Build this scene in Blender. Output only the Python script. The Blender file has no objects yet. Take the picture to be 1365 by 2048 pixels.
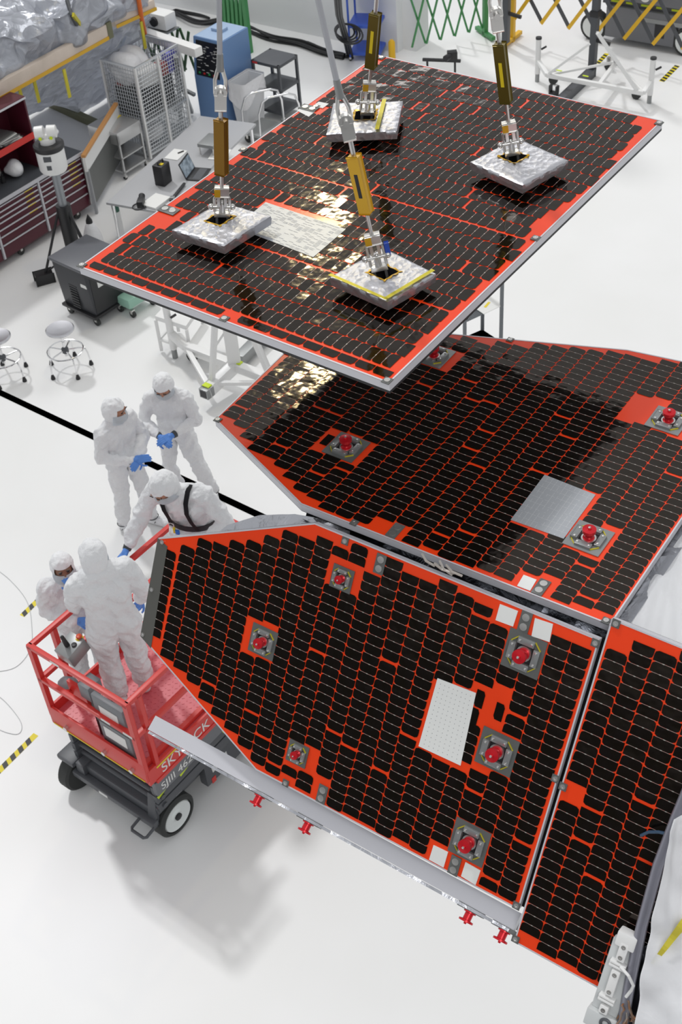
import bpy, bmesh, math, random
from mathutils import Vector, Matrix, noise

SC = bpy.context.scene
COL = SC.collection
random.seed(7)

# ------------------------------------------------------------------ camera
F_PX, CX, CY, CAM_H = 2550.0, 682.5, 1024.0, 9.3
_P, _R = math.radians(42.5), math.radians(5.2)
_down = Vector((math.sin(_R)*math.cos(_P), math.cos(_R)*math.cos(_P), math.sin(_P)))   # world down in camera axes (x right, y down, z forward)
_fw = Vector((0, 0, 1))
_Y = (_fw - _down*_fw.dot(_down)).normalized()
_Z = -_down
_X = _Y.cross(_Z)
CM = Matrix((_X, _Y, _Z))            # camera axes -> world
CO = Vector((0, 0, CAM_H))
cam = bpy.data.cameras.new('camera')
cam.sensor_fit = 'HORIZONTAL'
cam.sensor_width = 24.0
cam.lens = F_PX/1365.0*24.0
cam.clip_start, cam.clip_end = 0.1, 200
cam.dof.use_dof = True
cam.dof.focus_distance = 5.8
cam.dof.aperture_fstop = 7.1
camo = bpy.data.objects.new('camera', cam)
COL.objects.link(camo)
camo.matrix_world = Matrix.Translation(CO) @ (CM @ Matrix(((1, 0, 0), (0, -1, 0), (0, 0, -1)))).to_4x4()
SC.camera = camo

def ray(p):
    return CM @ Vector((p[0]-CX, p[1]-CY, F_PX))
def at(p, z=0.0):                     # photo point -> point at height z
    r = ray(p)
    return CO + r*((z-CAM_H)/r.z)
def onp(p, o, n):                     # photo point -> point on the plane (o, n)
    r = ray(p)
    return CO + r*((o-CO).dot(n)/r.dot(n))

# ------------------------------------------------------------------ light
w = bpy.data.worlds.new('cleanroom_light')
SC.world = w
w.use_nodes = True
nt = w.node_tree
nt.nodes.clear()
def N(t, typ, **kw):
    n = t.nodes.new(typ)
    for k, v in kw.items():
        setattr(n, k, v)
    return n
_o = N(nt, 'ShaderNodeOutputWorld')
_bg = N(nt, 'ShaderNodeBackground')
_tc = N(nt, 'ShaderNodeTexCoord')
_sx = N(nt, 'ShaderNodeSeparateXYZ')
nt.links.new(_tc.outputs['Generated'], _sx.inputs[0])
_mr = N(nt, 'ShaderNodeMapRange')
_mr.inputs['From Min'].default_value = -0.35
_mr.inputs['From Max'].default_value = 0.55
_mr.inputs['To Min'].default_value = 0.15
_mr.inputs['To Max'].default_value = 1.0
nt.links.new(_sx.outputs['Y'], _mr.inputs['Value'])
_mz = N(nt, 'ShaderNodeMapRange')      # overhead is bright, whichever side
_mz.inputs['From Min'].default_value = 0.04
_mz.inputs['From Max'].default_value = 0.34
_mz.inputs['To Min'].default_value = 0.0
_mz.inputs['To Max'].default_value = 1.0
nt.links.new(_sx.outputs['Z'], _mz.inputs['Value'])
_mx = N(nt, 'ShaderNodeMath', operation='MAXIMUM')
nt.links.new(_mr.outputs[0], _mx.inputs[0])
nt.links.new(_mz.outputs[0], _mx.inputs[1])
_st = N(nt, 'ShaderNodeMath', operation='MULTIPLY')
_st.inputs[1].default_value = 0.57
nt.links.new(_mx.outputs[0], _st.inputs[0])
_bg.inputs['Color'].default_value = (0.965, 0.98, 1.0, 1)
nt.links.new(_st.outputs[0], _bg.inputs['Strength'])
nt.links.new(_bg.outputs[0], _o.inputs['Surface'])

def sun(name, d, e, ang, col=(1, 1, 1)):
    l = bpy.data.lights.new(name, 'SUN')
    l.energy, l.angle, l.color = e, math.radians(ang), col
    o = bpy.data.objects.new(name, l)
    COL.objects.link(o)
    o.rotation_euler = Vector(d).to_track_quat('-Z', 'Y').to_euler()
    o.location = (0, 6, 16)
    return o
sun('high_bay_light', (0.30, -0.58, -1.0), 0.95, 4)
def overhead_lamp(name, loc, size, power, col):
    l = bpy.data.lights.new(name, 'AREA')
    l.shape, l.size, l.energy, l.color = 'DISK', size, power, col
    o = bpy.data.objects.new(name, l)
    COL.objects.link(o)
    o.location = loc
    return o
overhead_lamp('near_fill_lamp', (1.5, -2.5, 13.0), 4.0, 230, (1.0, 1.0, 1.0)).rotation_euler = (math.radians(28), 0, 0)  # added unseen fill, brightens the surfaces turned toward the camera
overhead_lamp('far_fill_lamp', (2.0, 21.5, 12.5), 7.0, 420, (1.0, 1.0, 1.0))  # added unseen fill that lifts the far floor
overhead_lamp('overhead_lamp', (-0.15, 14.2, 13.0), 0.5, 60, (1.0, 0.84, 0.48))
SC.view_settings.view_transform = 'Standard'
SC.view_settings.look = 'None'
SC.view_settings.exposure = 0.07
SC.view_settings.gamma = 1.0
SC.view_settings.use_curve_mapping = False

# ------------------------------------------------------------------ materials
MATS = {}
def mat(name, col, rough=0.5, metal=0.0, spec=0.5, coat=0.0, var=None, bump=None, emit=None, alpha=None, trans=0.0, aniso=None):
    """var = (scale, second colour, amount low, high); bump = (scale, strength, distance, detail)"""
    if name in MATS:
        return MATS[name]
    m = bpy.data.materials.new(name)
    m.use_nodes = True
    t = m.node_tree
    b = t.nodes['Principled BSDF']
    b.inputs['Base Color'].default_value = (*col, 1)
    b.inputs['Roughness'].default_value = rough
    b.inputs['Metallic'].default_value = metal
    b.inputs['Specular IOR Level'].default_value = spec
    b.inputs['Coat Weight'].default_value = coat
    b.inputs['Coat Roughness'].default_value = 0.05
    b.inputs['Transmission Weight'].default_value = trans
    if alpha is not None:
        b.inputs['Alpha'].default_value = alpha
    tc = N(t, 'ShaderNodeTexCoord')
    if var:
        nz = N(t, 'ShaderNodeTexNoise')
        nz.inputs['Scale'].default_value = var[0]
        nz.inputs['Detail'].default_value = 4
        t.links.new(tc.outputs['Object'], nz.inputs['Vector'])
        cr = N(t, 'ShaderNodeMapRange')
        cr.inputs['From Min'].default_value = var[2] if len(var) > 2 else 0.35
        cr.inputs['From Max'].default_value = var[3] if len(var) > 3 else 0.65
        t.links.new(nz.outputs['Fac'], cr.inputs['Value'])
        mx = N(t, 'ShaderNodeMix', data_type='RGBA')
        mx.inputs[6].default_value = (*col, 1)
        mx.inputs[7].default_value = (*var[1], 1)
        t.links.new(cr.outputs[0], mx.inputs[0])
        t.links.new(mx.outputs[2], b.inputs['Base Color'])
    if bump:
        nb = N(t, 'ShaderNodeTexNoise')
        nb.inputs['Scale'].default_value = bump[0]
        nb.inputs['Detail'].default_value = bump[3] if len(bump) > 3 else 2
        t.links.new(tc.outputs['Object'], nb.inputs['Vector'])
        bp = N(t, 'ShaderNodeBump')
        bp.inputs['Strength'].default_value = bump[1]
        bp.inputs['Distance'].default_value = bump[2]
        t.links.new(nb.outputs['Fac'], bp.inputs['Height'])
        t.links.new(bp.outputs[0], b.inputs['Normal'])
    if emit:
        b.inputs['Emission Color'].default_value = (*emit[:3], 1)
        b.inputs['Emission Strength'].default_value = emit[3]
    MATS[name] = m
    return m

def film_mat(name, col, rough, scale, strength, metal=0.9):
    """crumpled foil: faceted voronoi folds over a noise"""
    m = mat(name, col, rough, metal)
    t = m.node_tree
    b = t.nodes['Principled BSDF']
    tc = N(t, 'ShaderNodeTexCoord')
    nz = N(t, 'ShaderNodeTexNoise')
    nz.inputs['Scale'].default_value = scale
    nz.inputs['Detail'].default_value = 5
    nz.inputs['Distortion'].default_value = 1.2
    vo = N(t, 'ShaderNodeTexVoronoi')
    vo.inputs['Scale'].default_value = scale*1.7
    t.links.new(tc.outputs['Object'], nz.inputs['Vector'])
    t.links.new(tc.outputs['Object'], vo.inputs['Vector'])
    ad = N(t, 'ShaderNodeMath', operation='ADD')
    t.links.new(nz.outputs['Fac'], ad.inputs[0])
    t.links.new(vo.outputs['Distance'], ad.inputs[1])
    bp = N(t, 'ShaderNodeBump')
    bp.inputs['Strength'].default_value = strength
    bp.inputs['Distance'].default_value = 0.25/scale
    t.links.new(ad.outputs[0], bp.inputs['Height'])
    t.links.new(bp.outputs[0], b.inputs['Normal'])
    return m

M = {}
M['floor'] = mat('white_epoxy_floor', (0.82, 0.82, 0.81), 0.34, spec=0.28, var=(0.45, (0.86, 0.86, 0.86)), bump=(1.2, 0.05, 0.02))
M['wall'] = mat('white_wall_paint', (0.82, 0.83, 0.84), 0.6)
M['wall_grey'] = mat('pale_grey_wall_paint', (0.62, 0.63, 0.65), 0.6)
M['cell'] = mat('solar_cell_glass', (0.0035, 0.0026, 0.0014), 0.07, spec=0.55, var=(22, (0.0055, 0.004, 0.004)), bump=(11, 0.16, 0.012, 2))
M['cell'].node_tree.nodes['Principled BSDF'].inputs['Specular Tint'].default_value = (1.0, 0.84, 0.70, 1)
M['red'] = mat('orange_red_substrate', (0.90, 0.055, 0.008), 0.2, spec=0.5, coat=0.15, bump=(60, 0.08, 0.003))
M['wire'] = mat('interconnect_metal', (0.50, 0.46, 0.42), 0.4, 0.3)
M['frame'] = mat('bare_aluminium_edge', (0.64, 0.64, 0.68), 0.42, 0.25)
M['edge_grey'] = mat('dark_grey_edge_laminate', (0.10, 0.10, 0.09), 0.4)
M['under'] = mat('black_panel_back', (0.012, 0.012, 0.014), 0.5)
M['plate'] = mat('grey_bracket_metal', (0.13, 0.135, 0.13), 0.4, 0.2)
M['plate2'] = mat('pale_bracket_metal', (0.30, 0.31, 0.31), 0.35, 0.5)
M['cap_red'] = mat('red_anodised_metal', (0.62, 0.010, 0.020), 0.28, 0.35)
M['steel'] = mat('brushed_steel', (0.70, 0.69, 0.67), 0.28, 0.9)
M['chrome'] = mat('polished_steel', (0.82, 0.82, 0.83), 0.12, 1.0)
M['white_patch'] = mat('white_patch_film', (0.80, 0.81, 0.79), 0.4)
M['foil_patch'] = mat('silver_grid_film', (0.52, 0.54, 0.57), 0.34, 0.7, bump=(30, 0.06, 0.006))
M['seam'] = mat('pale_seam_tape', (0.74, 0.75, 0.76), 0.4, 0.3)
M['seam_dark'] = mat('grey_seam_print', (0.30, 0.31, 0.33), 0.4, 0.3)
M['foil'] = film_mat('silver_foil_wrap', (0.58, 0.58, 0.61), 0.33, 22, 0.22, 0.85)
M['foil_soft'] = film_mat('grey_insulation_foil', (0.55, 0.56, 0.60), 0.32, 6, 0.6)
M['dark_foil'] = film_mat('dark_insulation_foil', (0.08, 0.085, 0.10), 0.3, 6, 0.6)
M['kapton'] = mat('amber_tape', (0.62, 0.36, 0.02), 0.25, 0.35)
M['kapton2'] = mat('yellow_green_tape', (0.60, 0.52, 0.03), 0.3, 0.3)
M['bronze'] = mat('gold_anodised_body', (0.26, 0.135, 0.015), 0.30, 0.55)
M['black'] = mat('black_plastic', (0.018, 0.018, 0.02), 0.45)
M['char'] = mat('charcoal_metal', (0.075, 0.08, 0.09), 0.45)
M['white'] = mat('white_paint_metal', (0.82, 0.82, 0.81), 0.35)
M['yellow'] = mat('yellow_marking', (0.80, 0.62, 0.02), 0.5)
M['lime'] = mat('lime_marking', (0.62, 0.78, 0.02), 0.5)
M['black_tape'] = mat('black_tape', (0.02, 0.02, 0.02), 0.5)

# ------------------------------------------------------------------ mesh builder
class MB:
    def __init__(s):
        s.bm = bmesh.new()
    def _t(s, vs, mtx):
        for v in vs:
            v.co = mtx @ v.co
    def box(s, c, size, rot=None, bev=0.0):
        r = bmesh.ops.create_cube(s.bm, size=1.0)
        vs = r['verts']
        mt = Matrix.Translation(Vector(c)) @ (rot.to_4x4() if rot else Matrix.Identity(4)) @ Matrix.Diagonal((*size, 1))
        s._t(vs, mt)
        if bev > 0:
            es = list({e for v in vs for e in v.link_edges})
            bmesh.ops.bevel(s.bm, geom=es, offset=bev, segments=2, affect='EDGES', profile=0.6)
        return s
    def span(s, lo, hi, bev=0.0):
        c = [(a+b)/2 for a, b in zip(lo, hi)]
        return s.box(c, [abs(b-a) for a, b in zip(lo, hi)], bev=bev)
    def bar(s, p, q, w, h, up=(0, 0, 1), bev=0.0):
        p, q = Vector(p), Vector(q)
        d = (q-p)
        x = d.normalized()
        u = Vector(up)
        if abs(x.dot(u)) > 0.98:
            u = Vector((1, 0, 0))
        y = u.cross(x).normalized()
        z = x.cross(y)
        rot = Matrix((x, y, z)).transposed()
        return s.box((p+q)/2, (d.length, w, h), rot, bev)
    def tube(s, p, q, r, r2=None, n=12, caps=True):
        p, q = Vector(p), Vector(q)
        d = q-p
        L = d.length
        if L < 1e-6:
            return s
        rr = bmesh.ops.create_cone(s.bm, cap_ends=caps, segments=n, radius1=r, radius2=r if r2 is None else r2, depth=L)
        s._t(rr['verts'], Matrix.Translation((p+q)/2) @ d.to_track_quat('Z', 'Y').to_matrix().to_4x4())
        return s
    def ball(s, c, r, sc=(1, 1, 1), n=12, rot=None):
        rr = bmesh.ops.create_uvsphere(s.bm, u_segments=n, v_segments=max(6, n*2//3), radius=r)
        s._t(rr['verts'], Matrix.Translation(Vector(c)) @ (rot.to_4x4() if rot else Matrix.Identity(4)) @ Matrix.Diagonal((*sc, 1)))
        return s
    def capsule(s, p, q, r1, r2, n=12):
        s.tube(p, q, r1, r2, n)
        s.ball(p, r1, n=n)
        s.ball(q, r2, n=n)
        return s
    def path(s, pts, r, n=8, closed=False):
        pts = [Vector(p) for p in pts]
        k = len(pts)
        rings = []
        pn = None
        for i, p in enumerate(pts):
            a = pts[(i-1) % k] if (closed or i) else p
            b = pts[(i+1) % k] if (closed or i < k-1) else p
            d = (b-a).normalized()
            if pn is None:
                pn = d.orthogonal().normalized()
            else:
                pn = (pn - d*pn.dot(d))
                pn = pn.normalized() if pn.length > 1e-6 else d.orthogonal().normalized()
            bn = d.cross(pn)
            rings.append([s.bm.verts.new(p + (pn*math.cos(t)+bn*math.sin(t))*r) for t in [2*math.pi*j/n for j in range(n)]])
        m = k if closed else k-1
        for i in range(m):
            A, B = rings[i], rings[(i+1) % k]
            for j in range(n):
                s.bm.faces.new((A[j], A[(j+1) % n], B[(j+1) % n], B[j]))
        if not closed:
            s.bm.faces.new(rings[0][::-1])
            s.bm.faces.new(rings[-1])
        return s
    def lathe(s, prof, c=(0, 0, 0), n=24, axis=(0, 0, 1)):
        q = Vector(axis).to_track_quat('Z', 'Y').to_matrix()
        c = Vector(c)
        rings = []
        for r, z in prof:
            rings.append([s.bm.verts.new(c + q @ Vector((r*math.cos(2*math.pi*j/n), r*math.sin(2*math.pi*j/n), z))) for j in range(n)])
        for A, B in zip(rings, rings[1:]):
            for j in range(n):
                s.bm.faces.new((A[j], A[(j+1) % n], B[(j+1) % n], B[j]))
        if prof[0][0] > 1e-5:
            s.bm.faces.new(rings[0][::-1])
        if prof[-1][0] > 1e-5:
            s.bm.faces.new(rings[-1])
        return s
    def prism(s, poly, z0, z1):
        a = [s.bm.verts.new((p[0], p[1], z0)) for p in poly]
        b = [s.bm.verts.new((p[0], p[1], z1)) for p in poly]
        n = len(poly)
        s.bm.faces.new(a[::-1])
        s.bm.faces.new(b)
        for i in range(n):
            s.bm.faces.new((a[i], a[(i+1) % n], b[(i+1) % n], b[i]))
        return s
    def torus(s, c, R, r, axis=(0, 0, 1), n=24, m=8):
        q = Vector(axis).to_track_quat('Z', 'Y').to_matrix()
        return s.path([Vector(c) + q @ Vector((R*math.cos(2*math.pi*i/n), R*math.sin(2*math.pi*i/n), 0)) for i in range(n)], r, m, closed=True)
    def grid(s, f, nu, nv):
        g = [[s.bm.verts.new(f(i/nu, j/nv)) for j in range(nv+1)] for i in range(nu+1)]
        for i in range(nu):
            for j in range(nv):
                s.bm.faces.new((g[i][j], g[i+1][j], g[i+1][j+1], g[i][j+1]))
        return s
    def xf(s, mtx):
        for v in s.bm.verts:
            v.co = mtx @ v.co
        return s
    def build(s, name, material, parent=None, world=False, smooth=None, loc=None):
        """loc: for a top-level mesh, its origin; world: points are world points, parent is placed"""
        bm = s.bm
        bmesh.ops.recalc_face_normals(bm, faces=bm.faces)
        if world and parent is not None:
            inv = PLACED[parent.name].inverted()
            for v in bm.verts:
                v.co = inv @ v.co
        if loc is not None and parent is None:
            for v in bm.verts:
                v.co -= Vector(loc)
        me = bpy.data.meshes.new(name)
        bm.to_mesh(me)
        bm.free()
        me.materials.append(material)
        if smooth is not False:
            try:
                me.shade_smooth()
                me.set_sharp_from_angle(angle=math.radians(smooth or 38))
            except Exception:
                pass
        o = bpy.data.objects.new(name, me)
        COL.objects.link(o)
        if parent is not None:
            o.parent = parent
            PLACED[o.name] = PLACED[parent.name]
        else:
            if loc is not None:
                o.location = loc
            PLACED[o.name] = Matrix.Translation(Vector(loc)) if loc is not None else Matrix.Identity(4)
        return o

PLACED = {}
def tag(o, label, cat, group=None, kind=None):
    o['label'] = label
    o['category'] = cat
    if group:
        o['group'] = group
    if kind:
        o['kind'] = kind
    return o
def thing(name, label, cat, loc=(0, 0, 0), rz=0.0, group=None, mtx=None):
    o = bpy.data.objects.new(name, None)
    COL.objects.link(o)
    o.empty_display_size = 0.1
    m = mtx if mtx is not None else Matrix.Translation(Vector(loc)) @ Matrix.Rotation(math.radians(rz), 4, 'Z')
    o.matrix_world = m
    PLACED[o.name] = m
    return tag(o, label, cat, group)
def structure(o, label=None, cat=None):
    o['kind'] = 'structure'
    if label:
        o['label'] = label
        o['category'] = cat
    return o
def lettering(txt, name, material, parent, origin, xdir, ydir, size, lift=0.002, align='LEFT', sx=1.0):
    """flat extruded lettering in parent coordinates"""
    c = bpy.data.curves.new(name, 'FONT')
    c.body, c.size, c.align_x, c.extrude = txt, size, align, 0.0008
    tmp = bpy.data.objects.new('tmp', c)
    COL.objects.link(tmp)
    dg = bpy.context.evaluated_depsgraph_get()
    me = bpy.data.meshes.new_from_object(tmp.evaluated_get(dg))
    bpy.data.objects.remove(tmp)
    bpy.data.curves.remove(c)
    x, y = Vector(xdir).normalized(), Vector(ydir).normalized()
    z = x.cross(y)
    mt = Matrix.Translation(Vector(origin)+z*lift) @ Matrix((x, y, z)).transposed().to_4x4() @ Matrix.Diagonal((sx, 1, 1, 1))
    me.transform(mt)
    me.name = name
    me.materials.clear()
    me.materials.append(material)
    o = bpy.data.objects.new(name, me)
    COL.objects.link(o)
    o.parent = parent
    PLACED[o.name] = PLACED[parent.name]
    return o

G = -39.0                               # the room's own grid
GA = Vector((math.cos(math.radians(G)), math.sin(math.radians(G)), 0))
GB = Vector((-GA.y, GA.x, 0))
UPZ = Vector((0, 0, 1))

# ------------------------------------------------------------------ room shell
structure(MB().box((0, 15, -0.1), (70, 60, 0.2)).build('floor', M['floor']), 'glossy white epoxy clean room floor', 'floor')
# ------------------------------------------------------------------ solar panels
def inside(p, poly):
    c = False
    n = len(poly)
    for i in range(n):
        a, b = poly[i], poly[(i+1) % n]
        if (a[1] > p[1]) != (b[1] > p[1]) and p[0] < (b[0]-a[0])*(p[1]-a[1])/(b[1]-a[1])+a[0]:
            c = not c
    return c
def edge_dist(p, poly):
    m = 9
    for i in range(len(poly)):
        a, b = Vector(poly[i]), Vector(poly[(i+1) % len(poly)])
        d = b-a
        t = max(0, min(1, (Vector(p)-a).dot(d)/d.length_squared))
        m = min(m, (Vector(p)-a-d*t).length)
    return m

class Panel:
    def __init__(s, name, label, cat, o, u, v, group=None):
        s.o, s.u = Vector(o), Vector(u).normalized()
        v = Vector(v)
        s.v = (v - s.u*v.dot(s.u)).normalized()
        s.n = s.u.cross(s.v)
        m = Matrix((s.u, s.v, s.n)).transposed().to_4x4()
        m.translation = s.o
        s.root = thing(name, label, cat, group=group, mtx=m)
        s.keep = []
        s.under = []
        s.rnd = random.Random(len(label))
    def uv(s, p):
        q = onp(p, s.o, s.n)-s.o
        return (q.dot(s.u), q.dot(s.v))
    def outline(s, pix):
        s.poly = [p if isinstance(p, Vector) else Vector(s.uv(p)) for p in pix]
        return s.poly
    def shell(s, thick=0.03, wide=0.006, edge='frame', back=0.002):
        P = [tuple(p) for p in s.poly]
        MB().prism(P, -0.0035, -0.0015).build('substrate', M['red'], s.root)
        b = MB()
        n = len(P)
        cen = sum((Vector(p) for p in P), Vector((0, 0)))/n
        inner = []
        for i in range(n):                      # inset outline
            a, c, d = Vector(P[i-1]), Vector(P[i]), Vector(P[(i+1) % n])
            e1, e2 = (c-a).normalized(), (d-c).normalized()
            n1, n2 = Vector((-e1.y, e1.x)), Vector((-e2.y, e2.x))
            if n1.dot(cen-c) < 0:
                n1, n2 = -n1, -n2
            k = (n1+n2)/(1+n1.dot(n2))
            inner.append(c+k*wide)
        z0, z1 = -thick, 0.0
        for i in range(n):
            j = (i+1) % n
            q = [b.bm.verts.new((*v, z)) for v, z in ((P[i], z0), (P[j], z0), (P[j], z1), (P[i], z1))]
            b.bm.faces.new(q)
            q2 = [q[3], q[2], b.bm.verts.new((*inner[j], z1)), b.bm.verts.new((*inner[i], z1))]
            b.bm.faces.new(q2)
            q3 = [q2[3], q2[2], b.bm.verts.new((*inner[j], -0.003)), b.bm.verts.new((*inner[i], -0.003))]
            b.bm.faces.new(q3)
        b.build('edge_frame', M[edge], s.root, smooth=False)
        MB().prism(P, -thick-back, -thick).build('back_skin', M['under'], s.root)
    def block(s, c, hu, hv):
        s.keep.append((c[0]-hu, c[1]-hv, c[0]+hu, c[1]+hv))
    def blockpx(s, pts, pad=0.0):
        q = [s.uv(p) for p in pts]
        s.keep.append((min(a[0] for a in q)-pad, min(a[1] for a in q)-pad, max(a[0] for a in q)+pad, max(a[1] for a in q)+pad))
    def hide_under(s, pts):
        s.under.append([s.uv(p) for p in pts])
    def cells(s, lu, lv, u0, v0, margin=0.010, along='u', gaps=1.2, breaks=(), span=None):
        """lu: long pitch, lv: short pitch; columns stack along v (or u when along == 'v')"""
        c, wi = MB(), MB()
        P = s.poly
        R = s.rnd
        sw = along == 'v'
        us = [p[1] if sw else p[0] for p in P]
        vs = [p[0] if sw else p[1] for p in P]
        a0, a1, b0, b1 = min(us), max(us), min(vs), max(vs)
        if span:
            a0, a1, b0, b1 = max(a0, span[0]), min(a1, span[1]), max(b0, span[2]), min(b1, span[3])
        k0 = math.floor((a0-u0)/lu)
        k1 = math.ceil((a1-u0)/lu)
        flip = R.random() < 0.5
        for k in range(k0, k1):
            ua = u0 + k*lu + sum(g for q, g in breaks if k >= q)
            off = R.choice((0.0, 0.25, 0.5, 0.5, 0.75))*lv
            if R.random() < 0.55:
                flip = not flip
            vcur = b0 + off - 2*lv + (v0 % lv)
            gapat = set(R.randrange(3, 40) for _ in range(1 if R.random() < gaps-1 else 0)) | ({R.randrange(4, 30)} if R.random() < 0.75 else set())
            idx = 0
            prev = False
            while vcur < b1+lv:
                idx += 1
                if idx in gapat:
                    vcur += 0.0105
                    prev = False
                    if R.random() < 0.4:
                        flip = not flip
                x0, x1, y0, y1 = ua+0.0012, ua+lu-0.0012, vcur+0.0010, vcur+lv-0.0010
                q = [(x0, y0), (x1, y0), (x1, y1), (x0, y1)]
                if sw:
                    q = [(b, a) for a, b in q]
                ok = all(inside(p, P) and edge_dist(p, P) > margin for p in q)
                if ok and span:
                    ok = a0 <= x0 and x1 <= a1 and b0 <= y0 and y1 <= b1
                if ok:
                    qa, qb = min(p[0] for p in q), max(p[0] for p in q)
                    ra, rb = min(p[1] for p in q), max(p[1] for p in q)
                    for K in s.keep:
                        if qa+0.014 < K[2] and qb-0.014 > K[0] and ra+0.008 < K[3] and rb-0.008 > K[1]:
                            ok = False
                            break
                if ok and any(inside(((qa+qb)/2, (ra+rb)/2), U_) for U_ in s.under):
                    ok = False
                if ok:
                    cu, cv = lu*0.155, lv*0.42
                    r = 0.5
                    if flip:
                        pts = [(x0, y0), (x1, y0), (x1, y1-cv), (x1-cu*r*0.35, y1-cv*0.35), (x1-cu, y1), (x0+cu, y1), (x0+cu*r*0.35, y1-cv*0.35), (x0, y1-cv)]
                    else:
                        pts = [(x0+cu, y0), (x1-cu, y0), (x1-cu*r*0.35, y0+cv*0.35), (x1, y0+cv), (x1, y1), (x0, y1), (x0, y0+cv), (x0+cu*r*0.35, y0+cv*0.35)]
                    if sw:
                        pts = [(b, a) for a, b in pts][::-1]
                    tz = [R.uniform(-0.00045, 0.00045) for _ in range(2)]
                    cxm, cym = (x0+x1)/2, (y0+y1)/2
                    if sw:
                        cxm, cym = cym, cxm
                    f = c.bm.faces.new([c.bm.verts.new((p[0], p[1], 0.0004+tz[0]*(p[0]-cxm)/0.04+tz[1]*(p[1]-cym)/0.02)) for p in pts])
                    if prev:
                        m = 0.00055
                        l = [(x0+cu*0.5, vcur-m), (x1-cu*0.5, vcur-m), (x1-cu*0.5, vcur+m), (x0+cu*0.5, vcur+m)]
                        if sw:
                            l = [(b, a) for a, b in l][::-1]
                        wi.bm.faces.new([wi.bm.verts.new((p[0], p[1], 0.0009)) for p in l])
                        d = [(cxm if not sw else cym)]
                        l = [(d[0]-0.004, vcur-0.0016), (d[0]+0.004, vcur-0.0016), (d[0]+0.004, vcur+0.0016), (d[0]-0.004, vcur+0.0016)]
                        if sw:
                            l = [(b, a) for a, b in l][::-1]
                        wi.bm.faces.new([wi.bm.verts.new((p[0], p[1], 0.0011)) for p in l])
                prev = ok
                vcur += lv
        c.build('solar_cell_mosaic', M['cell'], s.root, smooth=False)
        wi.build('interconnect_tracery', M['wire'], s.root, smooth=False)
    def fitting(s, px, size=0.024):
        u, v = s.uv(px)
        f = MB().box((u, v, 0.0015), (size*1.25, size*1.25, 0.004)).build('corner_fitting', M['plate'], s.root)
        MB().lathe([(size*0.42, 0.003), (size*0.42, 0.0065), (size*0.16, 0.0065), (size*0.12, 0.005), (0, 0.005)], (u, v, 0)).build('washer', M['steel'], f)
        s.block((u, v), size*0.9, size*0.9)
    def twin(s, px, along='v', L=0.082, W=0.044):
        u, v = s.uv(px)
        a, b = (W, L) if along == 'v' else (L, W)
        f = MB().box((u, v, 0.002), (a, b, 0.004), bev=0.001).build('twin_stud_plate', M['plate'], s.root)
        for k in (-1, 1):
            du, dv = (0, k*L*0.23) if along == 'v' else (k*L*0.23, 0)
            MB().lathe([(0.0145, 0.003), (0.0145, 0.0065), (0.004, 0.0068), (0, 0.0068)], (u+du, v+dv, 0)).build('stud_disc', M['steel'], f)
        s.block((u, v), a*0.62, b*0.56)
    def holddown(s, px, size=0.15, red=True, bright=False):
        u, v = s.uv(px)
        h = size/2
        pl, p2 = (M['plate2'], M['plate2']) if bright else (M['plate'], M['plate'])
        f = MB()
        o = h*0.46                                 # square plate with an octagonal opening
        ring_o = [(h, -h), (h, h), (-h, h), (-h, -h)]
        for i in range(4):
            pass
        f.box((u, v+ (h+o)/2, 0.002), (size, h-o, 0.004))
        f.box((u, v- (h+o)/2, 0.002), (size, h-o, 0.004))
        f.box((u+(h+o)/2, v, 0.002), (h-o, 2*o, 0.004))
        f.box((u-(h+o)/2, v, 0.002), (h-o, 2*o, 0.004))
        f = f.build('hold_down_plate', pl, s.root)
        r = MB()
        for i in range(4):                          # four clamp blocks around the opening, with diagonal braces
            a = i*math.pi/2
            c, sn = math.cos(a), math.sin(a)
            r.box((u+c*h*0.64, v+sn*h*0.64, 0.009), (h*0.34, h*0.88, 0.012), Matrix.Rotation(a, 3, 'Z'), bev=0.002)
        r.build('clamp_block_ring', p2 if bright else M['plate2'], f)
        g = MB()
        for i in range(4):
            a = (i+0.5)*math.pi/2
            c, sn = math.cos(a), math.sin(a)
            g.box((u+c*h*0.86, v+sn*h*0.86, 0.006), (0.004, h*0.50, 0.004), Matrix.Rotation(a, 3, 'Z'))
        g.build('brace_strip', M['kapton2'], f)
        sc = MB()
        for i in range(4):
            for k in (-1, 1):
                a = i*math.pi/2
                c, sn = math.cos(a), math.sin(a)
                x, y = c*h*0.64 - sn*k*h*0.32, sn*h*0.64 + c*k*h*0.32
                sc.lathe([(h*0.065, 0.014), (h*0.065, 0.018), (0, 0.019)], (u+x, v+y, 0), 10)
        sc.build('bolt_heads', M['steel'], f)
        w = MB().box((u, v, -0.0006), (2*o, 2*o, 0.0012)).build('socket_floor', M['black'], f)
        MB().lathe([(o*0.86, 0.0), (o*0.86, 0.006), (o*0.62, 0.006), (o*0.62, 0.0)], (u, v, 0), 20).build('socket_ring', M['steel'], f)
        k = size/0.15
        if red:
            MB().lathe([(0.025*k, 0.0), (0.025*k, 0.005), (0.0175*k, 0.009), (0.0175*k, 0.034*k), (0.0268*k, 0.036*k), (0.0268*k, 0.050*k), (0.008*k, 0.052*k), (0.008*k, 0.056*k), (0, 0.056*k)], (u, v, 0), 20).build('red_release_cap', M['cap_red'], f)
            MB().lathe([(0.006*k, 0.052*k), (0.005*k, 0.060*k), (0, 0.061*k)], (u, v, 0), 10).build('cap_bolt', M['steel'], f)
        s.block((u, v), h*1.04, h*1.04)
        return f
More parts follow.
